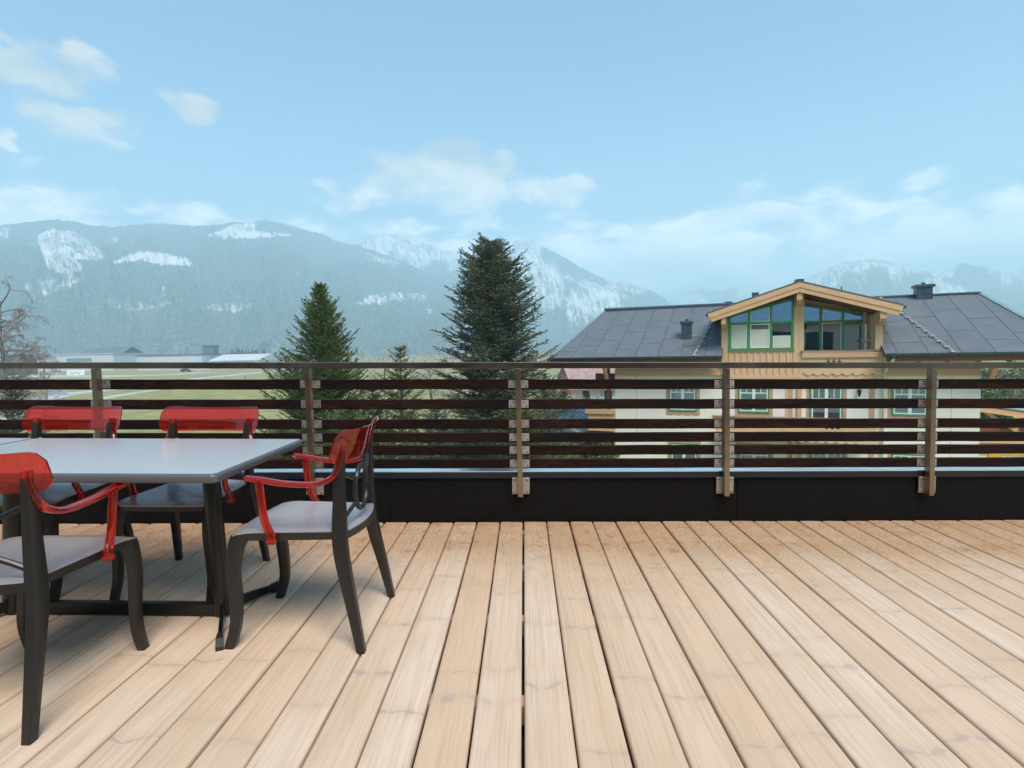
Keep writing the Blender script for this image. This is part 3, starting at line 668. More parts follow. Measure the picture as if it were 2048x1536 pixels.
# ------------------------------------------------------------------ chairs (local: faces +y)
def make_chair(label):
    c = thing('armchair', label, 'chair', group='anthracite chairs with red clear backs')
    # seat: shallow dish with rolled front edge
    N, M_ = 18, 14; top = []; bot = []
    def outline(v):                            # v from 0 (rear) to 1 (front): half width
        return (.205 + .030 * v) * (1 - .0 * v)
    for i in range(N + 1):
        v = i / N; rt = []; rb = []
        for j in range(M_ + 1):
            s = -1 + 2 * j / M_
            yy = -.205 - .038 * (1 - s * s) * (1 - v) ** 2 + (.445 + .0 * s) * v + (.018 * (1 - s * s) * v ** 3)
            x = s * outline(v)
            z = .474 - .010 * (1 - s * s) * math.sin(math.pi * v) - (.012 * max(0, (v - .8) / .2) ** 2)
            rt.append((x, yy, z)); rb.append((x * .985, yy, .437 - (.0 if v < .9 else .002)))
        top.append(rt); bot.append(rb)
    W_ = M_ + 1; cnt = W_ * (N + 1)
    rim = [i * W_ for i in range(N + 1)] + [N * W_ + j for j in range(1, M_ + 1)] + [i * W_ + M_ for i in range(N - 1, -1, -1)] + [j for j in range(M_ - 1, 0, -1)]
    quads = [(i * W_ + j, i * W_ + j + 1, (i + 1) * W_ + j + 1, (i + 1) * W_ + j) for i in range(N) for j in range(M_)]
    T_ = [p for r in top for p in r]; B_ = [p for r in bot for p in r]; nr_ = len(rim)
    skirt = [(T_[k][0], T_[k][1], T_[k][2] - .005) for k in rim]
    sf = quads + [(rim[q], rim[(q + 1) % nr_], cnt + (q + 1) % nr_, cnt + q) for q in range(nr_)]
    MB().add(T_ + skirt, sf).build('seat', 'seat_plastic_sheen', c, smooth=True)
    fr_v = skirt + B_; ff = [(q, (q + 1) % nr_, nr_ + rim[(q + 1) % nr_], nr_ + rim[q]) for q in range(nr_)] + [tuple(nr_ + k for k in f_) for f_ in quads]
    MB().add(fr_v, ff).build('seat_frame', 'chair_plastic', c, smooth=True)
    def limb(name, pts, half, n=14):
        """rectangular limb through (x, y, z) with half sizes (across x, along y)"""
        P = spline(pts, n); H = spline([(a, b_, 0) for a, b_ in half], n); rings = []
        for i, p in enumerate(P):
            t = (P[min(i + 1, n)] - P[max(i - 1, 0)]); t.x = 0; t.normalize(); nn = Vector((0, t.z, -t.y)) * (1 if t.z > 0 else -1)
            if i in (0, n) : nn = Vector((0, 1, 0))
            hx, hy = H[i].x, H[i].y; X_ = Vector((hx, 0, 0)); k = .82
            rings.append([p - X_ * k - nn * hy, p + X_ * k - nn * hy, p + X_ - nn * hy * k, p + X_ + nn * hy * k, p + X_ * k + nn * hy, p - X_ * k + nn * hy, p - X_ + nn * hy * k, p - X_ - nn * hy * k])
        return MB().loft(rings).build(name, 'chair_plastic', c, smooth=True)
    for s in (-1, 1):
        limb('front_leg', [(s * .218, .212, .462), (s * .219, .236, .40), (s * .222, .246, .31), (s * .225, .236, .20), (s * .229, .236, .10), (s * .232, .262, .0)],
             [(.0165, .034), (.0165, .029), (.0165, .026), (.016, .023), (.0155, .021), (.015, .019)])
        limb('rear_leg', [(s * .205, -.190, .80), (s * .206, -.184, .72), (s * .208, -.183, .60), (s * .214, -.184, .475), (s * .222, -.192, .39), (s * .230, -.212, .29), (s * .241, -.240, .17), (s * .253, -.276, .0)],
             [(.014, .014), (.017, .020), (.0175, .023), (.018, .028), (.018, .028), (.0175, .025), (.0165, .021), (.015, .016)], 20)
    # ring and struts of the open back
    def backy(x): return -.212 + .02 * (x / .2) ** 2
    ring = []; NR = 32
    for k in range(NR + 1):
        a = 2 * math.pi * k / NR; ring.append((.083 * math.cos(a), backy(.083 * math.cos(a)), .606 + .094 * math.sin(a)))
    rr = []
    for k in range(NR):
        a = 2 * math.pi * k / NR; ca, sa = math.cos(a), math.sin(a); r4 = []
        for q in range(8):
            b_ = 2 * math.pi * q / 8; dr, dy = .0105 * math.cos(b_), .011 * math.sin(b_)
            x = (.083 + dr) * ca; r4.append((x, backy(x) + dy, .606 + (.094 + dr) * sa))
        rr.append(r4)
    rr.append(rr[0]); MB().loft(rr, caps=False).build('back_ring', 'chair_plastic', c, smooth=True)
    for s in (-1, 1):
        for z0, z1 in ((.712, .655), (.500, .557)):
            x1 = s * .072
            MB().tube(spline([(s * .197, -.184, z0), (s * .14, -.197, (z0 + z1) / 2 + (z1 - z0) * .02), (x1, backy(.072), z1)], 6), (.0085, .010), 8).build('strut', 'chair_plastic', c, smooth=True)
    # clear red backrest band, bowed and leaning back
    NX, NZ = 36, 12; T = .0035; o_, i_ = [], []
    for i in range(NX + 1):
        s = -1 + 2 * i / NX; x = .270 * s
        e = max(0, (abs(s) - .86) / .14); cut = .034 * (1 - math.sqrt(max(0, 1 - e * e)))
        sag = .010 * (1 - s * s)
        for j in range(NZ + 1):
            q = j / NZ; zb = .752 + cut - .012 * (1 - s * s) * 0; zt = .888 - cut - sag
            z = zb + (zt - zb) * q
            lean = .042 * ((z - .75) / .135) ** 1.5 if z > .75 else 0
            y = -.222 + .060 * abs(s) ** 2.3 - lean
            o_.append((x, y - T, z)); i_.append((x, y + T, z))
    vs = o_ + i_; W_ = NZ + 1; off = len(o_); fs = []
    for i in range(NX):
        for j in range(NZ):
            a = i * W_ + j; fs.append((a, a + W_, a + W_ + 1, a + 1)); fs.append((off + a, off + a + 1, off + a + W_ + 1, off + a + W_))
    for i in range(NX):
        for j in (0, NZ): a = i * W_ + j; fs.append((a, a + W_, off + a + W_, off + a))
    for j in range(NZ):
        for i in (0, NX): a = i * W_ + j; fs.append((a, a + 1, off + a + 1, off + a))
    MB().add(vs, fs).build('backrest', 'red_polycarbonate', c, smooth=True)
    for s in (-1, 1):
        xo = s * .236
        P = spline([(s * .210, -.193, .822), (s * .213, -.190, .775), (s * .223, -.180, .728), (xo, -.155, .690), (xo, -.085, .668), (xo, .03, .672), (xo, .12, .686), (xo, .178, .692)], 30)
        wd = [(.016 + .005 * min(1, max(0, (i - 8) / 8)), .011 if i > 10 else .013) for i in range(31)]
        ar = MB().tube(P, wd, 12, power=3.0, up=(0, .3, 1)).build('armrest', 'red_polycarbonate', c, smooth=True)
        P = spline([(xo, .128, .684), (xo, .122, .62), (xo, .112, .54), (s * .240, .094, .492), (s * .245, .078, .462), (s * .246, .078, .438)], 16)
        MB().tube(P, [(.011, .0155)] * 17, 12, up=(0, 1, .2), power=3.0).build('arm_post', 'red_polycarbonate', ar, smooth=True)
        MB().box(s * .246 - .012, s * .246 + .012, .062, .094, .432, .452).build('arm_clip', 'red_polycarbonate', ar, bevel=.003)
    return c
ch = on_terrace(make_chair('chair drawn up at the free end of the table, seen side on'))
ch.location = (-.918, 2.402, 0); ch.rotation_euler = (0, 0, R(90))
for lab, x, y, rz in (('chair on the railing side of the table, close to its free end', -1.717, 2.829, 180.0),
                      ('chair on the railing side, in front of a post, where the two tables meet', -2.478, 2.831, 180.4),
                      ('chair seen from behind, across the table from the railing', -1.760, 1.897, -.6)):
    q = on_terrace(copy_tree(ch)); q['label'] = lab; q.location = (x, y, 0); q.rotation_euler = (0, 0, R(rz))

# ------------------------------------------------------------------ the building the terrace belongs to, behind the viewer: unseen, added for its reflections
hf = on_terrace(thing('unseen_facade', 'larch clad hotel wall with tall glazed terrace doors behind the deck, unseen, added for its reflections', 'building', (0, -2.25, 0)))
MB().box(-8, 8, -.3, 0, -.17, 2.95).build('wall', 'larch_boards', hf)
MB().box(-8.3, 8.3, -3.0, .45, 2.955, 3.15).build('eave', 'soffit_wood', hf)
for x in (-4.6, -1.5, 1.6, 4.7):
    d_ = MB().box(x - 1.1, x + 1.1, .003, .05, .02, 2.3).build('door', 'car_dark', hf)
    for s_ in (-1, 1): MB().box(x + s_ * .54 - .48, x + s_ * .54 + .48, .052, .058, .12, 2.2).build('pane', 'car_glass', d_)

# ------------------------------------------------------------------ the chalet opposite (local: u along the front, v into the house, z from the ground)
HU = Vector((.926, -.378, 0)).normalized(); HROT = math.atan2(HU.y, HU.x)
HO = Vector((11.714, 24.0, GZ))
def hz_(z): return z - GZ
chalet = thing('chalet', 'cream chalet with dark sheet roof, wooden dormer gable and green window frames', 'house', HO, HROT)
def hp(name, mat, parent, mb, **kw): return mb.build(name, mat, parent, **kw)
def hbox(name, mat, parent, u0, u1, v0, v1, z0, z1, **kw):
    return MB().box(u0, u1, v0, v1, hz_(z0), hz_(z1)).build(name, mat, parent, **kw)
wall = hbox('wall', 'render_cream', chalet, -7.93, 6.15, 0, 10.2, GZ, .9)
for u in (-6.9, 5.25):                                            # vertical movement joints of the render
    hbox('render_joint', 'window_band', wall, u - .008, u + .008, -.004, .0, GZ, .5)
def casement(uc, w, z0, z1, curtain, door=False, v=0.0, blue=False):
    """window in the wall: painted band, green frame, white sash, panes, curtain"""
    b_ = .14; m = MB(); n = 12
    pts = [(uc - w / 2 - b_, z1 + b_), (uc - w / 2 - b_, z0 - b_ * .9)]
    for k in range(n + 1):
        t = k / n; pts.append((uc - w / 2 - b_ + (w + 2 * b_) * t, z0 - b_ - .05 * abs(math.sin(t * math.pi * 4)) - .02))
    pts += [(uc + w / 2 + b_, z0 - b_ * .9), (uc + w / 2 + b_, z1 + b_)]
    wn = MB().prism([(p[0], hz_(p[1])) for p in pts][::-1], v - .012, v - .002).build('window', 'window_band', chalet)
    g = .055
    fr = MB()
    for a, c, d, e in ((uc - w / 2, uc - w / 2 + g, z0, z1), (uc + w / 2 - g, uc + w / 2, z0, z1), (uc - w / 2 + g, uc + w / 2 - g, z0, z0 + g), (uc - w / 2 + g, uc + w / 2 - g, z1 - g, z1)):
        fr.box(a, c, v - .05, v - .013, hz_(d), hz_(e))
    fr.build('frame', 'green_paint', wn)
    i0, i1, j0, j1 = uc - w / 2 + g, uc + w / 2 - g, z0 + g, z1 - g
    sa = MB(); t = .05; mid = uc
    for a, c, d, e in ((i0, i0 + t, j0, j1), (i1 - t, i1, j0, j1), (mid - .06, mid + .06, j0, j1)): sa.box(a, c, v - .04, v - .014, hz_(d), hz_(e))
    bars = [j0 + .03, j1 - .03, j1 - (j1 - j0) * .30]
    for zb in bars:
        for a, c in ((i0 + t, mid - .06), (mid + .06, i1 - t)): sa.box(a, c, v - .038, v - .015, hz_(zb - .022), hz_(zb + .022))
    zt = j1 - (j1 - j0) * .30 + .022
    for a, c in ((i0 + t, mid - .06), (mid + .06, i1 - t)): sa.box((a + c) / 2 - .014, (a + c) / 2 + .014, v - .036, v - .016, hz_(zt), hz_(j1 - .052))
    sa.build('sash', 'white_paint', wn)
    for a, c in ((i0 + t, mid - .06), (mid + .06, i1 - t)):
        MB().box(a, c, v - .024, v - .021, hz_(j0), hz_(j1)).build('pane', 'pane_glass', wn)
    MB().box(i0, i1, v - .0135, v - .0125, hz_(j0), hz_(j1)).build('room', 'dark_room', wn)
    if curtain:
        cm = MB(); nn = 26; L = []; U = []
        zt2 = zt - .05 if not blue else zt
        for a, c in ((i0 + t, mid - .06), (mid + .06, i1 - t)):
            cols = [(a + (c - a) * k / nn, v - .0175 + .002 * math.sin(k * 1.9)) for k in range(nn + 1)]
            cm.loft([[(u, y, hz_(j0)) for u, y in cols], [(u, y, hz_(zt2 if curtain == 1 else j1)) for u, y in cols]], closed=False, caps=False)
        cm.build('curtain', 'curtain_blue' if blue else 'curtain', wn)
    return wn
for uc, w, z0, z1, cu, bl in ((-4.80, 1.22, -1.78, -.50, 2, False), (-1.80, 1.24, -1.77, -.50, 1, False), (.99, 1.2, -2.55, -.46, 1, True), (3.90, 1.2, -1.74, -.50, 2, False),
                              (-4.75, 1.2, -4.45, -3.26, 0, False), (-1.78, 1.24, -4.45, -3.26, 0, False), (1.03, 1.2, -4.45, -3.30, 1, False), (3.92, 1.2, -4.45, -3.28, 0, False)):
    casement(uc, w, z0, z1, cu, blue=bl)
# main roof: trapezoid planes, felt sheets laid in staggered columns
EV, EZ, RV, RZ = -1.0, .75, 5.0, 3.30
def rz(v): return EZ + (v - EV) * (RZ - EZ) / (RV - EV)
def ul(v): return -10.87 + (v - EV) / (RV - EV) * 1.26
def ur(v): return 8.72 - (v - EV) / (RV - EV) * 1.2
roof = MB()
for qd in (((ul(EV), EV), (-3.05, EV), (-3.05, RV), (ul(RV), RV)), ((2.86, EV), (ur(EV), EV), (ur(RV), RV), (2.86, RV)), ((-3.05, 3.3), (2.86, 3.3), (2.86, RV), (-3.05, RV))):
    roof.slab([(a, b_, hz_(rz(b_) - .10)) for a, b_ in qd], (0, -.39, .92), .09)
roof = roof.build('roof', 'roof_seam', chalet)
MB().slab([(ul(RV), RV + .01, hz_(RZ - .10)), (ur(RV), RV + .01, hz_(RZ - .10)), (ur(EV), 2 * RV - EV, hz_(EZ - .10)), (ul(EV), 2 * RV - EV, hz_(EZ - .10))], (0, .39, .92), .09).build('rear_slope', 'roof_felt', roof)
rr_ = random.Random(5); nvec = Vector((0, -(RZ - EZ), RV - EV)).normalized()
SL = 1.005; u = -10.8; ci = 0
while u < 8.7:
    cuts = [EV + .02, EV + .6 + 1.5 * ((ci * .37 + rr_.uniform(0, .1)) % 1), 0, RV - .06]
    cuts[2] = cuts[1] + 2.1 + rr_.uniform(-.1, .1)
    if cuts[2] > RV - .6: cuts.pop(2)
    for v0, v1 in zip(cuts[:-1], cuts[1:]):
        q = []
        for (uu, vv) in ((u + .011, v0 + .012), (u + SL - .011, v0 + .012), (u + SL - .011, v1 - .012), (u + .011, v1 - .012)):
            uu = min(max(uu, ul(vv) + .02), ur(vv) - .02); q.append((uu, vv, hz_(rz(vv) - .012)))
        if q[1][0] - q[0][0] < .05 and q[2][0] - q[3][0] < .05: continue
        if q[0][0] > -3.06 and q[1][0] < 2.87:
            if v1 < 3.4: continue
            q = [(a, max(b_, 3.3), hz_(rz(max(b_, 3.3)) - .012)) for a, b_, _ in q]
        elif q[0][0] < -3.06 < q[1][0]: q = [(min(a, -3.06), b_, c_) for a, b_, c_ in q]
        elif q[0][0] < 2.87 < q[1][0]: q = [(max(a, 2.87), b_, c_) for a, b_, c_ in q]
        MB().slab(q, nvec, .014 + rr_.uniform(0, .004)).build('roofing_sheet', 'roof_felt', roof)
    u += SL; ci += 1
MB().tube([(ul(RV) - .03, RV, hz_(RZ + .03)), (ur(RV) + .03, RV, hz_(RZ + .03))], (.13, .07), 8).build('ridge_cap', 'sheet_blue', roof)
for fn, sg in ((ul, -1), (ur, 1)):
    MB().slab([(fn(EV) - .09 * sg, EV, hz_(EZ + .0)), (fn(EV) + .05 * sg, EV, hz_(EZ)), (fn(RV) + .05 * sg, RV, hz_(RZ)), (fn(RV) - .09 * sg, RV, hz_(RZ))][::sg], nvec, .05).build('verge_trim', 'sheet_light', roof)
    MB().slab([(fn(EV) + .01 * sg, EV, hz_(EZ - .26)), (fn(RV) + .01 * sg, RV, hz_(RZ - .26)), (fn(RV) + .01 * sg, RV, hz_(RZ - .02)), (fn(EV) + .01 * sg, EV, hz_(EZ - .02))], (-sg, 0, 0), .04).build('verge_board', 'soffit_wood', roof)
# eaves: gutters, soffit boards, rafter ends
for a, c in ((ul(EV), -3.05), (2.86, ur(EV))):
    g = []
    for k in range(9):
        an = math.pi * k / 8; g.append((EV - .07 - .075 * math.cos(an), EZ + .0 - .10 * math.sin(an)))
    g += [(EV - .07 + .066 * math.cos(math.pi * k / 8), EZ - .085 * math.sin(math.pi * k / 8)) for k in range(9)]
    MB().prism([(p[0], hz_(p[1])) for p in g], a, c, 'x').build('gutter', 'gutter_blue', chalet, smooth=True)
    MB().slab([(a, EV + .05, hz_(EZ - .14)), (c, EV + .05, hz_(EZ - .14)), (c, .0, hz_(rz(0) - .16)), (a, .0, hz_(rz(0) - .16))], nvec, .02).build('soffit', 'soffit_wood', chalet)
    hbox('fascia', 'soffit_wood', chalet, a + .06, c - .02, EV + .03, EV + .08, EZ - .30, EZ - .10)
    hbox('wall_plate', 'larch_beam', chalet, max(a, -7.9), min(c, 6.1), -.16, -.02, -.12, .12)
    n = int((c - a) / .95)
    for k in range(n + 1):
        uu = a + .2 + (c - a - .4) * k / n
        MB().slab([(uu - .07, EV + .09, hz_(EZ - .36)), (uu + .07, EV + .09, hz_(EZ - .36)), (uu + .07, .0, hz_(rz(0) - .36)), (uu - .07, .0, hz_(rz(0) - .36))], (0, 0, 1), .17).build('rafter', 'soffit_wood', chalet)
for uu, zz in ((-8.3, -.3), (6.25, -.3)):
    MB().slab([(uu, -.9, hz_(.35)), (uu + .14, -.9, hz_(.35)), (uu + .14, -.05, hz_(-.55)), (uu, -.05, hz_(-.55))], (0, -.6, -.5), .14).build('brace', 'larch_beam', chalet)
for uu in (-9.0, 3.12):
    MB().tube([(uu, EV - .07, hz_(EZ - .09)), (uu, EV - .07, hz_(EZ - .22)), (uu - .06, EV + .05, hz_(EZ - .36)), (uu - .12, -.12, hz_(EZ - .8)), (uu - .12, -.12, hz_(-5.9))] if uu > 0 else [(uu, EV - .07, hz_(EZ - .09)), (uu, EV - .07, hz_(EZ - .5))], .05, 10).build('downpipe', 'pipe_cream', chalet, smooth=True)
    MB().tube([(uu, EV - .07, hz_(EZ - .06)), (uu, EV - .07, hz_(EZ - .20))], [.085, .055], 10).build('gutter_outlet', 'gutter_blue', chalet, smooth=True)
def vent(uc, v, w, d, top, label, cap=True):
    zb = rz(v) - .15
    vt = hbox(label, 'sheet_blue', roof, uc - w / 2, uc + w / 2, v - d / 2, v + d / 2, zb, top, bevel=.01)
    if cap:
        hbox('cap', 'sheet_blue', vt, uc - w * .62, uc + w * .62, v - d * .62, v + d * .62, top, top + .13, bevel=.015)
        hbox('cowl', 'sheet_blue', vt, uc - .06, uc + .06, v - .06, v + .06, top + .13, top + .24)
    return vt
vent(-4.72, 1.0, .45, .45, 2.24, 'roof_vent')
cv_ = vent(5.36, 4.85, .62, .6, 3.68, 'chimney'); hbox('soot_door', 'sheet_blue', cv_, 5.30, 5.62, 4.53, 4.55, 3.40, 3.62)
vent(-3.05, 5.2, .34, .34, 3.50, 'ridge_vent', False); vent(-1.75, 5.2, .34, .34, 3.90, 'ridge_vent', False)
MB().tube([(2.1, 5.0, hz_(3.2)), (2.1, 5.0, hz_(3.95))], .03, 6).build('antenna', 'sheet_blue', roof)
# lightning conductors with their clips
for (u0, v0, u1, v1, n) in ((-3.56, 3.55, -4.20, -.98, 9), (3.7, 4.95, 5.0, -.98, 12)):
    P = []
    for k in range(n * 3 + 1):
        t = k / (n * 3); vv = v0 + (v1 - v0) * t; P.append((u0 + (u1 - u0) * t, vv, hz_(rz(vv) + .09)))
    cb = MB().tube(P, .017, 6).build('lightning_cable', 'cable', roof)
    for k in range(n + 1):
        t = min(1, (k + .15) / n); vv = v0 + (v1 - v0) * t; uu = u0 + (u1 - u0) * t
        MB().box(uu - .075, uu + .075, vv - .06, vv + .06, hz_(rz(vv) + .015), hz_(rz(vv) + .075)).build('cable_clip', 'cable', cb, bevel=.015)
MB().tube([(-4.5, 1.0, hz_(rz(1.0) + .10)), (-3.98, 1.0, hz_(rz(1.0) + .10))], .014, 6).build('lightning_cable', 'cable', roof)
# dormer
dor = thing('dormer', None, None); dor.parent = chalet
DA, DAZ, DH, DS = -.10, 3.74, 3.53, 1.12 / 3.53
def dz(u): return DAZ - abs(u - DA) * DS
DV = -.20
# cheeks and timber front
for u in (-3.10, 2.80):
    MB().prism([(DV + .02, hz_(-.2)), (4.6, hz_(2.2)), (4.6, hz_(2.55)), (DV + .02, hz_(dz(u if u < 0 else 2.9) - .45))], u, u + .12, 'x').build('cheek', 'larch_boards', dor)
MB().prism([(-3.0, hz_(-.22)), (-.2, hz_(-.22)), (-.2, hz_(.95)), (-3.0, hz_(.95))], DV, DV + .12).build('front_cladding', 'larch_boards', dor)
for k in range(11):
    u = -2.78 + .253 * k
    hbox('batten', 'larch_boards', dor, u - .026, u + .026, DV - .035, DV - .001, -.08, .90)
hbox('sill_board', 'weathered_wood', dor, -2.86, -.22, DV - .05, DV + .02, .905, .955)
hbox('corner_board', 'larch_boards', dor, -3.12, -2.84, DV - .012, DV + .10, -.10, dz(-3.0) - .40)
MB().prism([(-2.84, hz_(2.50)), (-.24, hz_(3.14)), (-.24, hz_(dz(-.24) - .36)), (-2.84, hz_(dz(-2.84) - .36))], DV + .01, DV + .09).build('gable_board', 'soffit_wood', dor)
hbox('centre_board', 'larch_boards', dor, -.25, -.06, DV - .02, DV + .14, -.10, 3.32); hbox('centre_board', 'larch_boards', dor, -.056, .12, DV - .03, DV + .14, -.10, 3.32)
def scallops(u0, u1, zt, zb, r, v, mat='larch_boards', name='scalloped_board'):
    n = max(2, round((u1 - u0) / (2 * r))); pts = [(u1, hz_(zt)), (u0, hz_(zt))]
    for k in range(n):
        a = u0 + (u1 - u0) * k / n; c = u0 + (u1 - u0) * (k + 1) / n
        for q in range(5): t = q / 5; pts.append((a + (c - a) * t, hz_(zb + .09 - .09 * math.sin(math.pi * t))))
    pts.append((u1, hz_(zb + .09)))
    return MB().prism(pts, v, v + .03).build(name, mat, dor)
scallops(-3.08, 2.92, -.10, -.32, .06, DV - .035); scallops(.12, 2.92, .04, -.13, .17, DV - .07)
hbox('trim_board', 'larch_beam', dor, -3.1, .1, DV - .028, DV, -.115, -.07)
# loggia: balustrade, ledge and recessed wall
for k in range(12):
    u = .125 + .232 * k; hbox('balustrade_board', 'larch_boards', dor, u, u + .226, DV - .03, DV, .0, .72)
hbox('balustrade_rail', 'larch_beam', dor, .05, 2.98, DV - .10, DV + .05, .62, .84); hbox('ledge', 'weathered_wood', dor, .0, 3.0, DV - .13, DV + .10, .87, .92)
for u in (1.02, 1.22, 1.42):
    m_ = MB(); m_.tube([(u, DV - .033, hz_(.42)), (u, DV - .031, hz_(.42))], .07, 12, up=(0, 0, 1)); m_.add([(u - .02, DV - .034, hz_(.5)), (u + .02, DV - .034, hz_(.5)), (u, DV - .034, hz_(.60))], [(0, 1, 2)])
    m_.build('cut_out', 'dark_room', dor)
LV = 1.2
MB().prism([(.12, hz_(.3)), (2.80, hz_(.3)), (2.80, hz_(2.5)), (.12, hz_(3.2))], LV + .12, LV + .2).build('loggia_wall', 'larch_boards', dor)
MB().prism([(.121, hz_(3.30)), (2.79, hz_(dz(2.79) - .44)), (2.79, hz_(dz(2.79) - .40)), (.121, hz_(3.34))], DV, LV + .1).build('loggia_ceiling', 'soffit_wood', dor)
hbox('loggia_side', 'larch_boards', dor, .02, .118, DV + .15, LV + .1, .3, 3.3); hbox('loggia_side', 'larch_boards', dor, 2.60, 2.795, DV + .5, LV + .1, .3, 2.35)
hbox('corner_post', 'larch_boards', dor, 2.66, 2.92, DV - .02, DV + .2, .9, dz(2.9) - .42); hbox('inner_post', 'larch_boards', dor, 2.44, 2.56, LV - .1, LV + .05, .9, 2.5)
MB().tube([(2.45, .5, hz_(.9)), (2.45, .5, hz_(1.95))], .045, 8).build('rolled_parasol', 'white_paint', dor)
hbox('shelf', 'larch_beam', dor, 2.30, 2.62, .3, .8, 1.25, 1.32)
MB().tube([(.20, -.02, hz_(2.05)), (.20, -.02, hz_(1.82))], [.07, .05], 8).build('lantern', 'dark_room', dor)
def slant_window(us, z0, zm, ztop, v, sashes, blinds, depth=.06):
    wn = thing('window', None, None); wn.parent = dor
    g = .05; fr = MB()
    ua, ub = us[0], us[-1]
    for u in us: fr.prism([(u - g, hz_(z0)), (u + g, hz_(z0)), (u + g, hz_(ztop(u + g))), (u - g, hz_(ztop(u - g)))], v - depth, v)
    for a, c in zip(us[:-1], us[1:]):
        a, c = a + g, c - g
        for d, e in ((z0, z0 + .1), (zm - .05, zm + .05)): fr.box(a, c, v - depth + .004, v - .002, hz_(d), hz_(e))
        fr.prism([(a, hz_(ztop(a) - .1)), (c, hz_(ztop(c) - .1)), (c, hz_(ztop(c))), (a, hz_(ztop(a)))], v - depth + .004, v - .002)
    fr.build('frame', 'green_paint', wn)
    for i, (a, c) in enumerate(zip(us[:-1], us[1:])):
        a, c = a + g, c - g; lo0, lo1 = z0 + .1, zm - .05; up0 = zm + .05
        if i in sashes:
            s_ = MB(); t = .035
            s_.box(a, a + t, v - depth - .012, v - .02, hz_(lo0), hz_(lo1)); s_.box(c - t, c, v - depth - .012, v - .02, hz_(lo0), hz_(lo1)); s_.box(a + t, c - t, v - depth - .012, v - .02, hz_(lo0), hz_(lo0 + t)); s_.box(a + t, c - t, v - depth - .012, v - .02, hz_(lo1 - t), hz_(lo1))
            ta, tc_ = ztop(a) - .1, ztop(c) - .1
            s_.prism([(a, hz_(up0)), (a + t, hz_(up0)), (a + t, hz_(ta)), (a, hz_(ta))], v - depth - .012, v - .02); s_.prism([(c - t, hz_(up0)), (c, hz_(up0)), (c, hz_(tc_)), (c - t, hz_(tc_))], v - depth - .012, v - .02)
            s_.box(a + t, c - t, v - depth - .012, v - .02, hz_(up0), hz_(up0 + t)); s_.prism([(a + t, hz_(ta - t)), (c - t, hz_(tc_ - t)), (c - t, hz_(tc_)), (a + t, hz_(ta))], v - depth - .012, v - .02)
            s_.build('sash', 'white_paint', wn)
        MB().box(a, c, v - .034, v - .030, hz_(lo0), hz_(lo1)).build('pane', 'pane_glass', wn)
        MB().prism([(a, hz_(up0)), (c, hz_(up0)), (c, hz_(ztop(c) - .1)), (a, hz_(ztop(a) - .1))], v - .034, v - .030).build('pane', 'pane_glass', wn)
        if blinds and blinds[i]:
            zt = lo0 + (lo1 - lo0) * blinds[i]; nn = int((zt - lo0) / .05); bl = []
            for k in range(nn + 1): bl.append((v - .046 + (.004 if k % 2 else 0), hz_(lo0 + (zt - lo0) * k / nn)))
            MB().loft([[(a + .02, y, z) for y, z in bl], [(c - .02, y, z) for y, z in bl]], closed=False, caps=False).build('blind', 'blind_fabric', wn)
    MB().prism([(ua, hz_(z0)), (ub, hz_(z0)), (ub, hz_(ztop(ub))), (ua, hz_(ztop(ua)))], v + .05, v + .06).build('room', 'dark_room', wn)
    return wn
slant_window([-2.79, -2.0, -1.14, -.31], .96, 2.14, lambda u: 2.51 + (u + 2.81) * .248, DV + .02, (1,), (1, .78, .5))
slant_window([.10, .86, 1.70, 2.50], .75, 2.14, lambda u: 2.95 - (u - .18) * .21, LV, (1,), None)
# dormer roof: two slopes, stepped barge boards, purlin ends
for sg in (-1, 1):
    ue = DA + sg * DH
    MB().slab([(DA, -1.05, hz_(DAZ - .03)), (ue, -1.05, hz_(dz(ue) - .03)), (ue, 4.3, hz_(dz(ue) - .03)), (DA, 5.6, hz_(DAZ - .03))][::sg], (sg * .3, 0, .95), .05).build('roof_slope', 'roof_felt', dor)
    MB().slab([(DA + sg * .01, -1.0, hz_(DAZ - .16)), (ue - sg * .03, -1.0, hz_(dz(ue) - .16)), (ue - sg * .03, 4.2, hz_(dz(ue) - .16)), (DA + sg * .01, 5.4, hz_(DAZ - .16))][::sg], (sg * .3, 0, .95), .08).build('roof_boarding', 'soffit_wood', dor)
    for (top, h, v0, v1, inset) in ((-.045, .20, -1.04, -1.0, .0), (-.225, .21, -1.015, -.965, .10)):
        a, c = DA, ue - sg * inset
        P = [(a, hz_(DAZ + top)), (c, hz_(dz(c) + top)), (c - sg * .05, hz_(dz(c) + top - h)), (a, hz_(DAZ + top - h))]
        MB().prism(P, v0, v1).build('barge_board', 'larch_beam', dor)
    MB().prism([(ue - .08, hz_(dz(ue) - .14)), (ue + .10, hz_(dz(ue) - .14)), (ue + .10, hz_(dz(ue) - .04)), (ue - .08, hz_(dz(ue) - .04))], -1.02, 3.8).build('dormer_gutter', 'gutter_blue', dor)
for u, w in ((-3.0, .18), (-.10, .20), (2.80, .22)):
    zt = dz(u) - .40 if u != -.10 else DAZ - .44
    MB().prism([(-.95, hz_(zt)), (-.95, hz_(zt - .30)), (-.80, hz_(zt - .42)), (-.2, hz_(zt - .55)), (-.2, hz_(zt))], u - w / 2, u + w / 2, 'x').build('purlin_end', 'larch_beam', dor)
hbox('ridge_cap', 'sheet_blue', dor, DA - .16, DA + .16, -.9, 5.0, DAZ + .005, DAZ + .10)
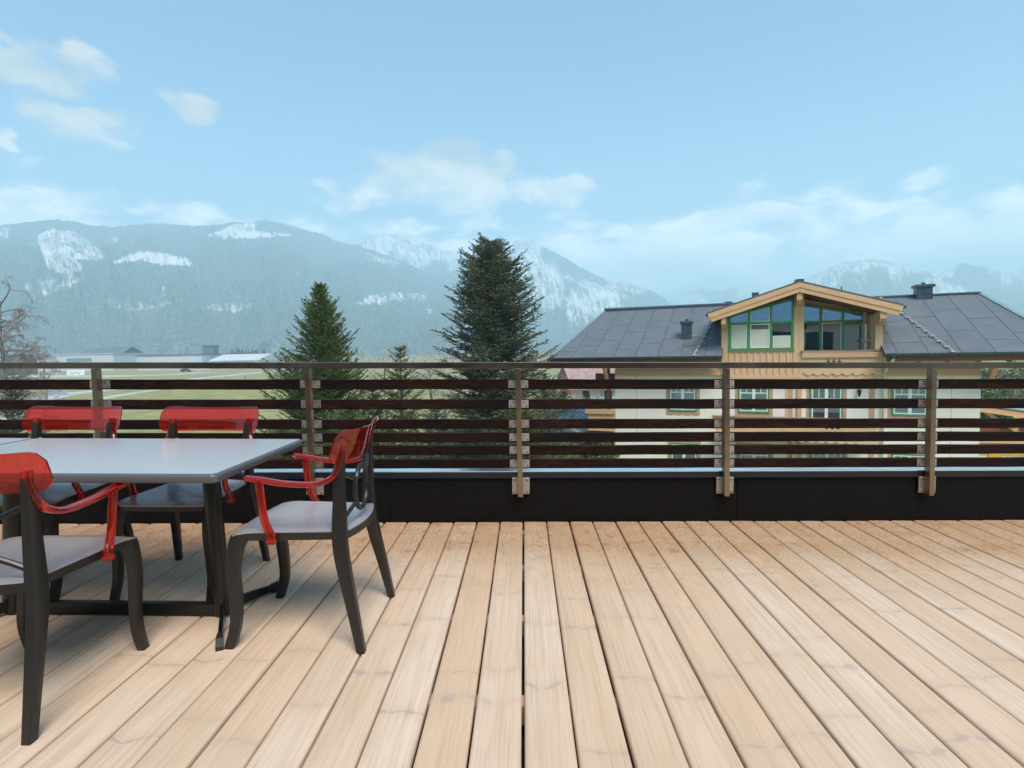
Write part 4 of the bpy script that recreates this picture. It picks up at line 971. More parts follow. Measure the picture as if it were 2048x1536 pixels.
# balcony below
bal = thing('balcony', None, None); bal.parent = chalet
hbox('floor', 'weathered_wood', bal, -3.3, 2.6, -1.2, -.01, -2.62, -2.50); hbox('top_rail', 'larch_beam', bal, -3.42, 2.7, -1.30, -1.08, -1.98, -1.84); hbox('ledge', 'weathered_wood', bal, -3.46, 2.74, -1.36, -1.02, -1.835, -1.80)
for k in range(25):
    u = -3.3 + .236 * k; hbox('balustrade_board', 'larch_boards', bal, u, u + .23, -1.22, -1.19, -2.62, -1.99)
b_ = [(2.6, hz_(-2.60)), (-3.3, hz_(-2.60))]
for k in range(17):
    for q in range(5): t = q / 5; b_.append((-3.3 + 5.9 * (k + t) / 17, hz_(-2.72 - .08 * math.sin(math.pi * t))))
b_.append((2.6, hz_(-2.72))); MB().prism(b_, -1.25, -1.222).build('scalloped_board', 'larch_boards', bal)
for u in (.88, 1.08, 1.28):
    MB().tube([(u, -1.226, hz_(-2.16)), (u, -1.222, hz_(-2.16))], .065, 12).build('cut_out', 'dark_room', bal)
hbox('post', 'larch_beam', bal, -.62, -.50, -1.15, -1.03, -1.8, -.3); hbox('post', 'larch_beam', bal, -.1, .06, -.1, -.02, -5.5, -.3)
for u in (-.36, 2.62): hbox('pilaster', 'window_band', chalet, u - .09, u + .09, -.03, -.002, GZ, -.3)
lt = MB(); lt.tube([(2.15, -.02, hz_(-.62)), (2.15, -.14, hz_(-.60)), (2.15, -.16, hz_(-.72))], .02, 6); lt.tube([(2.15, -.16, hz_(-.72)), (2.15, -.16, hz_(-1.0))], [.09, .03], 8); lt.build('wall_lamp', 'dark_room', chalet)
# side balcony at the far gable end
sb = thing('side_balcony', None, None); sb.parent = chalet
hbox('top_rail', 'larch_beam', sb, -9.42, -7.95, -.10, .12, -2.0, -1.80); hbox('floor', 'weathered_wood', sb, -9.3, -7.95, 0, 6, -2.72, -2.6)
for k in range(6): hbox('balustrade_board', 'larch_boards', sb, -9.28 + .222 * k, -9.28 + .222 * k + .214, 0, .03, -2.85, -2.0)
for u in (-8.55, -8.35):
    MB().tube([(u, -.004, hz_(-2.3)), (u, 0, hz_(-2.3))], .035, 8).build('cut_out', 'dark_room', sb)
hbox('post', 'soffit_wood', sb, -8.35, -8.22, .1, .23, GZ, .6); hbox('wall_screen', 'soffit_wood', sb, -9.0, -7.95, .4, .5, -.62, -.05)

# ------------------------------------------------------------------ buildings and things round about
def gable_building(name, label, cat, c, rzv, L, W_, he, hr, wall_m, roof_m, over=.5, group=None, windows=None, z=GZ):
    """ridge along local x"""
    t = thing(name, label, cat, (c[0], c[1], z), rzv, group)
    MB().prism([(-W_ / 2, 0), (W_ / 2, 0), (W_ / 2, he), (0, hr), (-W_ / 2, he)], -L / 2, L / 2, 'x').build('wall', wall_m, t)
    r = thing('roof'); r.parent = t
    sl = (hr - he) / (W_ / 2)
    for s in (-1, 1):
        MB().slab([(-L / 2 - over, 0, hr + .03), (L / 2 + over, 0, hr + .03), (L / 2 + over, s * (W_ / 2 + over), he - sl * over + .03), (-L / 2 - over, s * (W_ / 2 + over), he - sl * over + .03)], (0, s * sl, 1), .15).build('roof_slope', roof_m, r)
    for (x0, x1, z0, z1) in windows or ():
        wn = MB().box(x0, x1, -W_ / 2 - .06, -W_ / 2 - .003, z0, z1).build('window', 'dark_room', t)
    return t
def ground_pt(px, y): p = at_y(px, 700, y); return (p.x, p.y)
def hall(name, label, px0, px1, py_top, y, depth, roof_m, wins=None, mono=False, wall_m='hall_white', slope=0.0):
    a, c = ground_pt(px0, y), ground_pt(px1, y); W_ = c[0] - a[0]; zt = at_y((px0 + px1) / 2, py_top, y).z
    t = thing(name, label, 'hall', ((a[0] + c[0]) / 2, y, GZ)); H = zt - GZ
    MB().box(-W_ / 2, W_ / 2, 0, depth, 0, H).build('wall', wall_m, t)
    MB().prism([(-.4, H + .02), (-.4, H + .45), (depth * .5, H + .45 + slope), (depth + .4, H + .45), (depth + .4, H + .02)], -W_ / 2 - .4, W_ / 2 + .4, 'x').build('roof', roof_m, t)
    if wins:
        n, f0, f1, z0, z1 = wins
        for k in range(n):
            u0 = -W_ / 2 + W_ * (f0 + (f1 - f0) * k / n); u1 = u0 + W_ * (f1 - f0) / n * .72
            MB().box(u0, u1, -.08, -.004, H * z0, H * z1).build('window', 'silo_grey', t)
    return t
hall('warehouse_hall', 'white flat hall with a long row of small windows, before the brown barn', 112, 226, 709, 318, 40, 'hall_roof', (14, .18, .62, .55, .78))
hall('warehouse_hall', 'plain white hall with grey flat roof edge between the barn and the silo', 272, 402, 711, 300, 45, 'barn_roof')
hall('office_hall', 'white hall with shallow pitched roof and one band of windows beside the silo', 418, 516, 722, 300, 30, 'hall_roof', (10, .06, .92, .55, .85), slope=3.2)
hall('low_shed', 'low white shed leaning out from the window band hall', 384, 420, 727, 290, 16, 'hall_white')
p = at_y(224, 700, 420); gable_building('barn', 'large dark brown barn with blue grey roof above the halls', 'barn', (p.x, p.y), R(0), 30, 22, at_y(224, 706, 420).z - GZ, at_y(224, 694.5, 420).z - GZ, 'barn_brown', 'barn_roof', 1)
p = at_y(36, 700, 260); gable_building('farmhouse', 'brown farmhouse roof behind the bare birch', 'house', (p.x, p.y), R(8), 10, 9, 5.0, at_y(36, 709, 260).z - GZ, 'barn_brown', 'barn_brown', .6)
p = at_y(160, 700, 300); gable_building('farmhouse', 'low pale house with reddish roof beside the long white hall', 'house', (at_y(85, 700, 330).x, 330), R(0), 16, 9, 4.2, 6.6, 'hall_white', 'pink_roof', .6)
p = at_y(422, 700, 340); H = at_y(422, 692, 340).z - GZ
si = thing('silo', 'square grey blue silo tower rising behind the halls', 'silo', (p.x, p.y, GZ)); MB().prism([(-3.0, 0), (3.0, 0), (3.0, H * .55), (3.3, H), (-3.3, H), (-3.0, H * .55)], -3, 3).build('shell', 'silo_grey', si); MB().box(-3.5, 3.5, -3.4, 3.4, H, H + .4).build('cap', 'barn_roof', si)
p = at_z(152, 756, GZ); bb = thing('billboard', 'small white billboard with an arched picture in the field', 'billboard', (p.x, p.y, GZ), R(35))
MB().box(-2.6, 2.6, -.06, .06, 1.0, 2.9).build('panel', 'white_paint', bb)
for s in (-1, 1): MB().box(s * 2.0 - .07, s * 2.0 + .07, .065, .19, 0, 2.8).build('post', 'post_grey', bb)
ar = [(math.cos(math.pi * k / 12) * 1.4, 1.35 + .8 * math.sin(math.pi * k / 12)) for k in range(13)]; MB().prism(ar + [(q[0] * .7, 1.35 + (q[1] - 1.35) * .62) for q in ar[::-1]], -.075, -.062).build('arch_mark', 'post_grey', bb)
for k in range(4):
    p = at_z(94 + 11 * k, 790, GZ); d = thing('slanted_rack', 'grey slanted rack in a row of four beside the road', 'rack', (p.x, p.y, GZ), R(-10), 'row of slanted grey racks')
    MB().slab([(-.55, 0, 0), (.25, 0, 0), (.05, .1, 2.2), (-.5, .1, 2.2)], (0, 1, 0), .25).build('panel', 'post_grey', d); MB().slab([(.26, .05, 0), (.8, .05, 0), (.1, .14, 1.6), (.07, .14, 1.7)], (0, 1, 0), .1).build('strut', 'post_grey', d)
def car(name, label, cat, loc, rzv, body, L=4.3, Wd=1.8, Hh=1.5, van=False):
    t = thing(name, label, cat, loc, rzv)
    pr = [(-L / 2, .35), (L / 2, .35), (L / 2, .75), (L * .30, .92), (L * .16, Hh), (-L * .30, Hh), (-L * .48, .95), (-L / 2, .85)] if not van else [(-L / 2, .35), (L / 2, .35), (L / 2, 1.0), (L * .40, Hh * .95), (L * .36, Hh), (-L / 2, Hh)]
    MB().prism(pr, -Wd / 2, Wd / 2).build('body', body, t, bevel=.05)
    for s in (-1, 1):
        MB().prism([(L * .24, .95), (L * .14, Hh - .08), (-L * .28, Hh - .08), (-L * .40, .98)], s * (Wd / 2 + .004) - .004, s * (Wd / 2 + .004) + .004).build('side_window', 'car_glass', t)
        for x in (-L * .31, L * .31): MB().tube([(x, s * (Wd / 2 - .2), .33), (x, s * (Wd / 2 + .01), .33)], .33, 14).build('wheel', 'rubber', t)
    return t
p = at_z(372, 744, GZ); car('parked_car', 'dark car parked in front of the plain white hall', 'car', (p.x, p.y, GZ), R(10), 'car_dark')
p = at_z(573, 747, GZ); car('parked_van', 'pale blue van at the roadside beside the fir', 'van', (p.x, p.y, GZ), R(70), 'van_blue', 5, 2, 2.3, True)
for k, (px, py) in enumerate(((490, 758), (256, 784), (340, 790), (430, 776))):
    p = at_z(px, py, GZ); tag(MB().tube([(p.x, p.y, GZ), (p.x, p.y, GZ + 1.1)], [.08, .06], 8).build('marker_post', ('car_dark', 'weathered_wood')[k > 0]), ('black marker post standing at the road edge', 'short wooden stake beside the narrow path')[k > 0], 'post', 'stakes along the path' if k else None)
p = at_y(1162, 700, 90); gable_building('red_cottage', 'far red cottage seen under the handrail beside the lane', 'house', (p.x, p.y), R(15), 5.5, 5, 2.4, 4.4, 'red_wall', 'pink_roof', .4, z=GZ, windows=[(-1.5, -.6, 1, 2), (.6, 1.5, 1, 2)])
p = at_y(1206, 700, 70); gable_building('pink_roof_house', 'pale house with pinkish tiled roof beyond the side balcony', 'house', (p.x, p.y), R(-10), 7, 6, 2.6, 5.4, 'hall_white', 'pink_roof', .5, windows=[(-2.4, -1.5, 1.1, 2.1), (.2, 1.1, 1.1, 2.1)])
# garden shed with ribbed metal roof and plank walls
SY = 29.0; p = at_y(1142, 700, SY); H = at_y(1140, 824, SY).z - GZ
sh = thing('garden_shed', 'brown plank garden shed with pale ribbed metal roof, beside the chalet', 'shed', (p.x, p.y + 2, GZ), R(-38))
he = H - .75
for k in range(22):
    x = -1.65 + .15 * k; zt = H - .12 - abs(x + .0) * .45
    MB().box(x + .004, x + .146, -2.02 + .01 * (k % 2), -1.985, 0, zt).build('plank', 'weathered_wood', sh)
for k in range(26): MB().box(1.64, 1.665 + .008 * (k % 2), -1.98 + .155 * k, -1.98 + .155 * k + .147, 0, he).build('plank', 'weathered_wood', sh)
MB().prism([(-1.64, 0), (1.63, 0), (1.63, he), (0, H - .15), (-1.64, he)], -1.97, 2.0).build('core', 'weathered_wood', sh)
rf = thing('roof'); rf.parent = sh
for s in (-1, 1):
    MB().slab([(0, -2.5, H), (s * 2.15, -2.5, H - .97), (s * 2.15, 2.3, H - .97), (0, 2.3, H)][::s], (s * .41, 0, .91), .04).build('roof_sheet', 'metal_roof_light', rf)
    for k in range(11):
        y = -2.48 + .47 * k; MB().slab([(0, y, H + .035), (s * 2.15, y, H - .935), (s * 2.15, y + .04, H - .935), (0, y + .04, H + .035)][::s], (s * .41, 0, .91), .035).build('rib', 'sheet_light', rf)
    MB().slab([(0, -2.54, H - .2), (s * 2.15, -2.54, H - 1.17), (s * 2.15, -2.54, H - .97), (0, -2.54, H)], (0, 1, 0), .03).build('barge_board', 'weathered_wood', rf)
# orange wooden fence in front of the shed
A = at_z(1098, 932, GZ); A = at_y(1096, 912, 27); B = at_y(1234, 925, 25.4)
fe = thing('garden_fence', 'low orange brown picket fence running from the shed to the chalet', 'fence', (A.x, A.y, GZ))
d = Vector((B.x - A.x, B.y - A.y, 0)); L = d.length; d.normalize(); fe.rotation_euler = (0, 0, math.atan2(d.y, d.x)); fh = A.z - GZ
n = int(L / .11)
for k in range(n): MB().box(k * .11, k * .11 + .085, -.012, .012, .1, fh - .08).build('picket', 'orange_fence', fe)
for z in (.3, fh - .3): MB().box(0, L, .013, .05, z, z + .09).build('fence_rail', 'orange_fence', fe)
for k in range(4): MB().box(L * k / 3 - .06, L * k / 3 + .06, .051, .17, 0, fh + .02).build('fence_post', 'orange_fence', fe)
MB().box(0, L, -.05, .06, fh - .078, fh - .03).build('cap_rail', 'orange_fence', fe)
# timber carport with yellow wall at the other side of the chalet
CY = 27.0; p0 = at_y(1966, 815, CY); p1 = at_y(2120, 850, CY)
cp = thing('carport', 'open timber roof truss over a yellow and white wall beside the chalet', 'carport', (p0.x, p0.y, GZ), R(-14))
za = p0.z - GZ
MB().slab([(-.5, -.1, za + .12), (5.2, -.1, za - .75), (5.2, -.1, za - 1.02), (-.5, -.1, za - .15)], (0, 1, 0), .07).build('barge_board', 'larch_beam', cp)
MB().slab([(-.5, -.15, za + .16), (5.2, -.15, za - .71), (5.2, 5, za - .71), (-.5, 5, za + .16)], (.15, 0, 1), .06).build('roof', 'metal_roof_light', cp)
MB().slab([(-.5, 0, za - .02), (5.2, 0, za - .89), (5.2, 5, za - .89), (-.5, 5, za - .02)], (.15, 0, 1), .05).build('roof_boarding', 'soffit_wood', cp)
MB().slab([(.0, .15, za - .15), (.25, .15, za - .2), (2.0, .15, za - 1.45), (1.75, .15, za - 1.45)], (0, 1, 0), .14).build('brace', 'larch_beam', cp)
MB().prism([(1.15, za - .4), (1.42, za - .45), (1.42, za - .9), (1.28, za - 1.0), (1.15, za - .9)], -.2, -.11).build('purlin_end', 'larch_beam', cp)
MB().box(-.3, 5, .1, .3, za - 1.72, za - 1.46).build('tie_beam', 'larch_beam', cp)
MB().box(-.3, 5, .35, .45, za - 1.5, za - .9).build('back_boarding', 'soffit_wood', cp)
MB().box(-.3, 5.0, .2, .5, 0, za - 2.3).build('wall', 'render_cream', cp); MB().box(.35, .85, .12, .197, 0, za - 2.05).build('pier', 'yellow_render', cp); MB().box(-.3, 5, .15, .5, za - 2.29, za - 1.73).build('lintel', 'yellow_render', cp)
# brick chimney of the house behind the shrubs
p = at_y(2003, 780, 44); cz = p.z - GZ
kk = thing('brick_chimney', 'square red brick chimney among the shrubs beyond the chalet', 'chimney', (p.x, p.y, GZ)); MB().box(-.47, .47, -.47, .47, cz - 2.2, cz).build('mortar_core', 'mortar', kk); MB().box(-2.5, 2.5, -1, 3, 0, cz - 2.2).build('house_wall', 'hall_white', kk)
for r_ in range(14):
    for c_ in range(4):
        x = -.49 + .25 * c_ + (.0 if r_ % 2 else -.06); MB().box(max(-.5, x), min(.5, x + .225), -.5, -.46, cz - 2.15 + .152 * r_, cz - 2.15 + .152 * r_ + .13).build('brick', 'brick_red', kk)
for x in (-.3, 0, .3): MB().box(x - .06, x + .06, -.06, .06, cz, cz + .3).build('flue', 'mortar', kk)

# ------------------------------------------------------------------ conifers
def blades(base, d, up, L, W_, ang, rng):
    """thin triangles: base points, forward directions, one per entry; numpy arrays (n,3)"""
    n = len(base); side = np.cross(d, up); side /= np.linalg.norm(side, axis=1, keepdims=True) + 1e-9
    dirn = d * np.cos(ang)[:, None] + side * np.sin(ang)[:, None] + up * rng.uniform(-.05, .45, n)[:, None]
    dirn /= np.linalg.norm(dirn, axis=1, keepdims=True); nrm = np.cross(dirn, rng.normal(size=(n, 3))); nrm /= np.linalg.norm(nrm, axis=1, keepdims=True) + 1e-9
    tip = base + dirn * L[:, None]; mid = base + dirn * (L * .12)[:, None]
    V = np.stack([mid + nrm * W_[:, None] / 2, tip, mid - nrm * W_[:, None] / 2], 1).reshape(-1, 3)
    return V
def conifer(name, label, px, py_top, y, mat, prof, seed, ndl=(.10, .026), wh=.34, per=6, twig=.15, rise=(38, -8), dens=.05, group=None, bark_t=.03, bare=0.0, lowest=.35, lobe=.25, tip=.10, fan=(38, 62), tz=.15):
    rng = np.random.default_rng(seed); top = at_y(px, py_top, y); H = top.z - GZ
    t = thing(name, label, 'tree', (top.x, top.y, GZ), 0, group)
    tr = MB(); P = []; n = 14
    for k in range(n + 1): q = k / n; P.append((.05 * math.sin(q * 7 + seed) * (1 - q), .05 * math.cos(q * 5 + seed) * (1 - q), H * q - (.1 if k == 0 else 0)))
    tr.tube(P, [max(.012, bark_t * H * .5 * (1 - k / n) ** .9) for k in range(n + 1)], 10)
    S, D_, U, LN = [], [], [], []; BR = []
    z = lowest
    while z < H - .12:
        q = z / H; Rm = np.interp(q, [p[0] for p in prof], [p[1] for p in prof]); step = wh * (.55 + .45 * (1 - q)) * rng.uniform(.75, 1.2)
        nb = max(4, int(per * (1 if q < .9 else .75))); a0 = rng.uniform(0, 6.28)
        for k in range(nb):
            if rng.uniform() < bare: continue
            a = a0 + 6.283 * k / nb + rng.normal(0, .2); L = Rm * rng.uniform(.62, 1.16) * (1.18 if rng.uniform() < .12 else 1); e0 = math.radians(np.interp(q, [0, 1], [rise[1], rise[0]]) + rng.normal(0, 5))
            L *= 1 + lobe * 2 * mnoise.fractal(Vector((math.cos(a) * 1.1, math.sin(a) * 1.1, z * .9 + seed)), 1, 2, 2); out = np.array([math.cos(a), math.sin(a), 0]); m_ = max(3, int(L / .12)); pts = []
            for i in range(m_ + 1):
                s = i / m_; zz = math.sin(e0) * L * s - .10 * L * math.sin(s * math.pi) * (1 - q) + .13 * L * s * s * (1 - q * .5)
                pts.append(np.array([0, 0, z]) + out * (math.cos(e0) * L * s) + np.array([0, 0, zz]))
            BR.append((pts, max(.006, .012 * L * .6)))
            for i in range(1, m_ + 1):
                d = pts[i] - pts[i - 1]; ln = np.linalg.norm(d); d = d / ln
                if i / m_ > .12: S.append(pts[i - 1]); D_.append(d); U.append((0, 0, 1)); LN.append(ln)
                lat = np.cross(d, [0, 0, 1]); lat /= np.linalg.norm(lat) + 1e-9
                if i / m_ < .15: continue
                for sg in (-1, 1):
                    tl = min(.62, tip + .52 * (L * (1 - i / m_))) * rng.uniform(.6, 1.15) * (twig / .15)
                    aa = math.radians(rng.uniform(*fan)); dd = d * math.cos(aa) + lat * sg * math.sin(aa) + np.array([0, 0, rng.uniform(-tz - .02, tz)]); dd /= np.linalg.norm(dd)
                    S.append(pts[i] - d * ln * rng.uniform(0, 1)); D_.append(dd); U.append((0, 0, 1)); LN.append(tl)
        z += step
    # leader
    S.append(np.array([0, 0, H - .5])); D_.append(np.array([0, 0, 1.0])); U.append((1, 0, 0)); LN.append(.5)
    S, D_, U, LN = np.array(S), np.array(D_), np.array(U, float), np.array(LN)
    cnt = np.maximum(2, (LN / dens).astype(int)); idx = np.repeat(np.arange(len(S)), cnt)
    fr = np.concatenate([(np.arange(c) + .5) / c for c in cnt]); base = S[idx] + D_[idx] * (LN[idx] * fr)[:, None]
    Vs = []
    for sg in (-1, 1, 0):
        n_ = len(idx); ang = sg * rng.uniform(.45, .95, n_); Ln = ndl[0] * rng.uniform(.65, 1.2, n_) * (1 - .25 * fr); Wd = ndl[1] * rng.uniform(.7, 1.3, n_)
        Vs.append(blades(base, D_[idx], U[idx], Ln, Wd, ang, rng))
    V = np.concatenate(Vs); Fc = np.arange(len(V)).reshape(-1, 3)
    link('crown', numpy_mesh('crown', V, Fc, mat), t)
    for pts, r in BR: tr.tube([tuple(p) for p in pts[::2] + ([pts[-1]] if len(pts) % 2 == 0 else [])], [max(.004, r * (1 - .85 * i / max(1, (len(pts) + 1) // 2))) for i in range(len(pts[::2]) + (len(pts) % 2 == 0))], 4)
    tr.build('trunk', 'bark', t)
    return t
FIR = [(0, 2.9), (.25, 2.75), (.45, 2.1), (.6, 1.75), (.75, 1.15), (.86, .78), (.93, .42), (.97, .22), (1, .06)]
conifer('fir_tree', 'green fir with spiky open top behind the railing, shorter of the two big conifers', 640, 567, 17, 'needles_fir', FIR, 3, (.062, .026), .23, 11, .14, (44, 2), .032, 'conifers behind the railing', lobe=.14, tip=.14, fan=(30, 66), tz=.2)
SPR = [(0, 3.0), (.25, 2.6), (.45, 2.25), (.6, 2.08), (.72, 1.85), (.82, 1.5), (.9, 1.15), (.95, .85), (.985, .52), (1, .26)]
conifer('spruce_tree', 'tall blue green spruce with dense rounded top, highest of the conifers', 982, 484, 21, 'needles_spruce', SPR, 27, (.075, .030), .25, 11, .14, (30, -14), .036, 'conifers behind the railing', bark_t=.035, lobe=.12, tip=.20, fan=(28, 78), tz=.36)
SM = [(0, 1.7), (.3, 1.5), (.55, 1.05), (.75, .8), (.9, .5), (1, .1)]
conifer('young_spruce', 'young yellowish spruce standing between the fir and the tall spruce', 800, 692, 18, 'needles_gold', SM, 12, (.09, .024), .34, 7, .15, (40, 0), .05, 'conifers behind the railing')
conifer('young_spruce', 'dark young spruce filling the gap low behind the slats', 745, 768, 15.5, 'needles_dark', [(0, 1.6), (.4, 1.25), (.7, .85), (.9, .4), (1, .06)], 13, (.09, .024), .34, 7, .15, (40, 0), .05, 'conifers behind the railing')
for k, (px, py, y, lab, mt) in enumerate(((872, 806, 16, 'low bluish spruce in front of the tall spruce, behind the lower slats', 'needles_spruce'), (700, 800, 14, 'low green spruce in front of the fir, behind the lower slats', 'needles_fir'), (950, 832, 15, 'lowest dark spruce in front of the tall spruce trunk', 'needles_dark'), (1040, 792, 17, 'yellow green young conifer beside the middle railing post', 'needles_gold'), (560, 838, 15, 'small fir peeping over the table end', 'needles_fir'))):
    H = at_y(px, py, y).z - GZ
    conifer('young_conifer', lab, px, py, y, mt, [(0, .42 * H), (.4, .34 * H), (.7, .21 * H), (.9, .09 * H), (1, .03)], 90 + k, (.075, .026), .28, 8, .14, (42, 2), .045, 'young conifers under the big trees')
for k, (px, py, y, lab, mt) in enumerate(((1108, 772, 30, 'small blue spruce beside the lane, between the tall spruce and the shed', 'needles_spruce'), (1128, 783, 31, 'little green conifer pair by the meadow behind the shed', 'needles_gold'), (1088, 745, 27, 'slim conifer close to the flank of the tall spruce', 'needles_spruce'), (20, 762, 26, 'dark bushy conifer low behind the railing beside the bare birch', 'needles_dark'), (1092, 826, 25, 'dark conifer whose top shows just in front of the shed', 'needles_dark'))):
    H = at_y(px, py, y).z - GZ
    conifer('garden_conifer', lab, px, py, y, mt, [(0, .34 * H), (.4, .28 * H), (.7, .19 * H), (.9, .09 * H), (1, .03)], 30 + k, (.10, .03), .32, 6, .13, (40, 5), .06, 'small garden conifers')

# ------------------------------------------------------------------ bare trees and shrubs
def bare_tree(name, label, px, py_top, y, seed, spread, mat='twig_purple', weep=.5, depth=5, group=None, trunk_m='bark_birch', n0=5, dia=.11, zfork=.25, cat='tree', min_r=None):
    min_r = min_r or .00016 * y; rg = random.Random(seed); top = at_y(px, py_top, y); H = top.z - GZ
    t = thing(name, label, cat, (top.x, top.y, GZ), 0, group); tw = MB(); tk = MB()
    P = [(.06 * math.sin(k * 1.3 + seed), .06 * math.cos(k + seed), H * .86 * k / 8 - (.1 if k == 0 else 0)) for k in range(9)]
    tk.tube(P, [max(.02, dia * (1 - k / 9)) for k in range(9)], 8)
    def grow(p, d, L, r, lev):
        n = 4; pts = [p]; q = p.copy(); dd = d.copy()
        for i in range(n):
            dd = (dd + Vector((rg.gauss(0, .12), rg.gauss(0, .12), rg.gauss(0, .08) - weep * (.10 + .16 * max(0, lev - 1))))).normalized(); q = q + dd * (L / n); pts.append(q)
            if q.z < .3: break
        tw.tube(pts, [max(min_r, r * (1 - .6 * i / n)) for i in range(len(pts))], 3 if lev > 0 else 5)
        if lev < depth - 1:
            for c_ in range(3 if lev < 2 else 4):
                i = rg.randint(1, len(pts) - 1); base = pts[i]
                nd = (dd + Vector((rg.gauss(0, .75), rg.gauss(0, .75), rg.gauss(.15, .45)))).normalized(); grow(base, nd, L * rg.uniform(.45, .68), r * .55, lev + 1)
    for k in range(n0 * 2):
        h = H * (zfork + (.84 - zfork) * (k + .5) / (n0 * 2)); a = k * 2.4 + rg.uniform(-.4, .4); up = rg.uniform(.35, 1.0)
        L = spread * (1.15 - .65 * (h / H)) * rg.uniform(.7, 1.1)
        grow(Vector((0, 0, h)), Vector((math.cos(a), math.sin(a), up)).normalized(), L, dia * .38, 0)
    tk.build('trunk', trunk_m, t); tw.build('twigs', mat, t); return t
bare_tree('birch_tree', 'bare weeping birch with purple brown twigs at the meadow edge', -6, 545, 34, 4, 2.5, 'twig_purple', .55, 5, 'bare winter trees', n0=20, dia=.15)
bare_tree('birch_tree', 'slender bare birch with pale trunk before the white hall', 85, 684, 60, 9, 1.5, 'twig_purple', .35, 4, 'bare winter trees', n0=7, dia=.16)
bare_tree('weeping_tree', 'bare arching weeping tree close to the fir', 768, 690, 26, 15, 1.5, 'twig_purple', .95, 4, 'bare winter trees', 'bark', 8, .10, .5)
bare_tree('weeping_tree', 'bare arching weeping tree close to the tall spruce', 858, 686, 27, 19, 1.6, 'twig_purple', .95, 4, 'bare winter trees', 'bark', 8, .10, .5)
SH = [(1195, 775, 40, 1.6, 'bare brown shrub in front of the side balcony', 'twig_straw'), (1165, 772, 42, 1.6, 'bare brown shrub between the lane and the pale house', 'twig_straw'), (1140, 752, 75, 2.0, 'bare hedge shrub beside the red cottage', 'twig_purple'),
      (1120, 830, 33, 1.4, 'bare shrub behind the shed roof', 'twig_straw'), (60, 772, 40, 1.7, 'straw coloured shrub beside the slanted racks', 'twig_straw'), (720, 720, 33, 1.6, 'bare twiggy bush just behind the fir', 'twig_purple'), (905, 725, 30, 1.6, 'bare twiggy bush at the foot of the tall spruce', 'twig_purple'), (270, 835, 22, .8, 'thin bare sapling between the two railing side chairs', 'twig_straw'),
      (1985, 730, 38, 1.8, 'grey bare shrub against the evergreens beyond the chalet', 'twig_straw'), (2030, 728, 37, 1.8, 'larger grey bare shrub next to the evergreens beyond the chalet', 'twig_straw')]
for k, (px, py, y, sp, lab, mt) in enumerate(SH):
    bare_tree('bare_shrub', lab, px, py, y, 40 + k, sp, mt, .12, 4, 'bare winter shrubs', 'twig_purple', 8, .05, .08, 'shrub')
def leafy(name, label, px, py_top, y, rx, mat, seed, n=5200, cat='shrub', group=None, sz=.10):
    rng = np.random.default_rng(seed); top = at_y(px, py_top, y); H = top.z - GZ; t = thing(name, label, cat, (top.x, top.y, GZ), 0, group)
    cl = rng.normal(size=(46, 3)); cl /= np.linalg.norm(cl, axis=1, keepdims=True); cl *= rng.uniform(.35, 1, (46, 1)) ** .5; cl = cl * [rx, rx, H * .48] + [0, 0, H * .5]
    c_ = cl[rng.integers(0, 46, n)] + rng.normal(size=(n, 3)) * rx * .20; c_ = c_[(c_[:, 2] > .05) & (c_[:, 2] < H * 1.03)]; n = len(c_)
    a = rng.normal(size=(n, 3)); a /= np.linalg.norm(a, axis=1, keepdims=True); b2 = np.cross(a, rng.normal(size=(n, 3))); b2 /= np.linalg.norm(b2, axis=1, keepdims=True); s = sz * rng.uniform(.6, 1.3, (n, 1))
    V = np.stack([c_ - a * s, c_ + b2 * s * .45, c_ + a * s, c_ - b2 * s * .45], 1).reshape(-1, 3)
    link('foliage', numpy_mesh('foliage', V, np.arange(len(V)).reshape(-1, 4), mat), t)
    st = MB()
    for k in range(7): st.tube([(0, 0, -.05), tuple(cl[k] * .5), tuple(cl[k])], [.05, .03, .012], 5)
    st.build('stems', 'bark', t); return t
for k, (px, py, y, rx, lab, mt) in enumerate(((1972, 728, 40, 1.6, 'evergreen shrub touching the far corner of the chalet wall', 'needles_dark'), (2012, 716, 42, 2.2, 'tall evergreen shrub behind the brick chimney', 'leaves_green'), (2060, 712, 42, 2.4, 'broad evergreen shrub beyond the carport roof', 'needles_spruce'), (1978, 775, 36, 1.2, 'low bright green bush below the chalet eaves', 'leaves_green'),
                                              (1100, 868, 24, 1.1, 'low green bush at the near end of the picket fence', 'leaves_green'), (1205, 885, 27, .7, 'small green bush under the side balcony', 'leaves_green'))):
    leafy('evergreen_shrub', lab, px, py, y, rx, mt, 70 + k, group='evergreen shrubs')
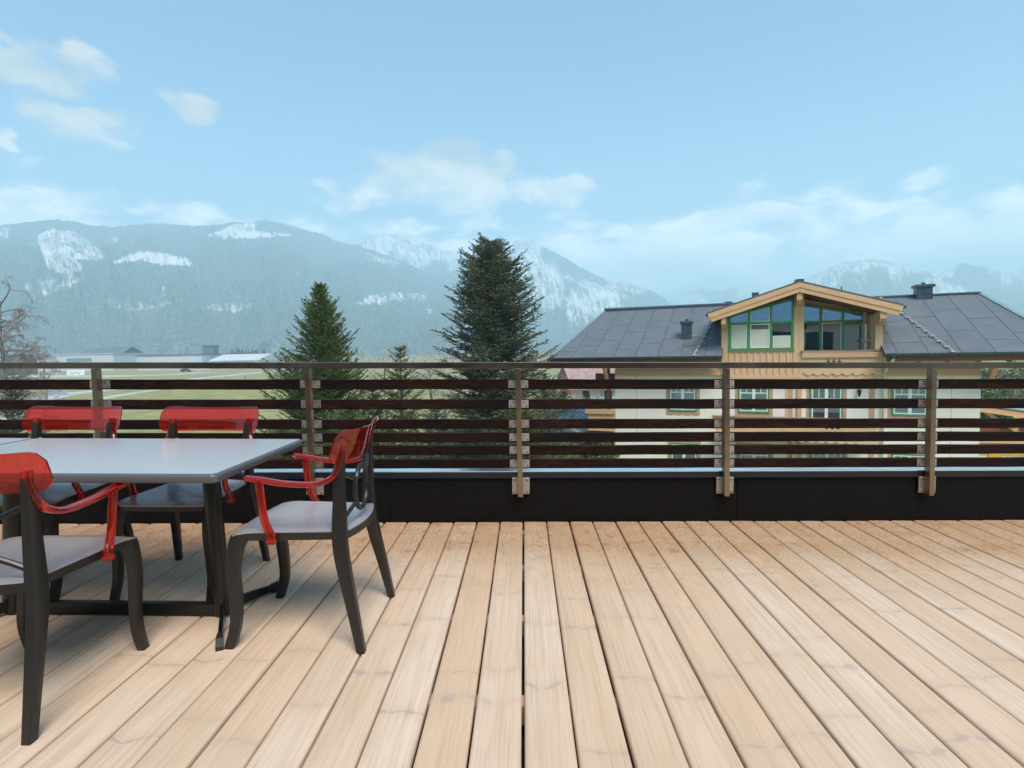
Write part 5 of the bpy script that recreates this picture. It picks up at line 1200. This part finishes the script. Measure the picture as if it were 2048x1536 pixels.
# far conifer wood on the plain: reads as one mass
rng = np.random.default_rng(2); Vt = []
for k in range(60):
    px = rng.uniform(462, 530); y = rng.uniform(430, 500); p = at_y(px, 700, y); h = (at_y(px, 698 + rng.uniform(-5, 6), y).z - GZ)
    for s in range(9):
        z0 = h * (.12 + .78 * s / 9); r = h * .20 * (1 - s / 9.5); m_ = 9; a0 = rng.uniform(0, 6)
        for q in range(m_):
            a = a0 + 6.283 * q / m_; rr2 = r * rng.uniform(.7, 1.2); Vt += [(p.x, p.y, GZ + z0 + h * .2), (p.x + rr2 * math.cos(a - .4), p.y + rr2 * math.sin(a - .4), GZ + z0), (p.x + rr2 * math.cos(a + .4), p.y + rr2 * math.sin(a + .4), GZ + z0 - .3)]
tag(link('far_wood', numpy_mesh('far_wood', Vt, np.arange(len(Vt)).reshape(-1, 3), 'needles_dark')), 'distant wood of dark conifers at the edge of the plain', 'wood', kind='stuff')
# scrub and tree belts along the foot of the mountains and the plain
Vt = []
for k in range(2600):
    px = rng.uniform(-250, 1500); y = rng.uniform(380, 1000); p = at_y(px, 700, y)
    if rng.uniform() < .55 and mnoise.noise(Vector((p.x * .01, y * .03, 0))) < .05: continue
    h = rng.uniform(2, 7); r = h * .55
    for q in range(10):
        c0 = np.array([p.x, p.y, GZ + h * .5]) + rng.normal(size=3) * [r * .5, r * .5, h * .25]; e = rng.normal(size=(2, 3)) * h * .16; Vt += [tuple(c0), tuple(c0 + e[0]), tuple(c0 + e[1])]
tag(link('scrub', numpy_mesh('scrub', Vt, np.arange(len(Vt)).reshape(-1, 3), 'twig_straw')), 'brownish scrub and hedges scattered over the far plain', 'scrub', kind='stuff')

HAZE = 6.4e-4

# ------------------------------------------------------------------ tilt the terrace, then the air
for o in TERRACE:
    o.matrix_world = TILT @ Matrix.LocRotScale(o.location, o.rotation_euler, o.scale)
m = bpy.data.materials.new('haze'); m.use_nodes = True; MATS['haze'] = m
nt = NT(m.node_tree); out = [n for n in nt.n if n.type == 'OUTPUT_MATERIAL'][0]; nt.n.remove(nt.n['Principled BSDF'])
pv = nt.new('ShaderNodeVolumePrincipled'); nt.put(pv.inputs['Color'], (0.61, 0.87, 1.0)); pv.inputs['Density'].default_value = HAZE; pv.inputs['Anisotropy'].default_value = 0.0
nt.l.new(pv.outputs[0], out.inputs['Volume'])
hz = MB().box(-9300, 9300, -5300, 9300, GZ - 3, 640).build('haze', 'haze'); tag(hz, kind='stuff')
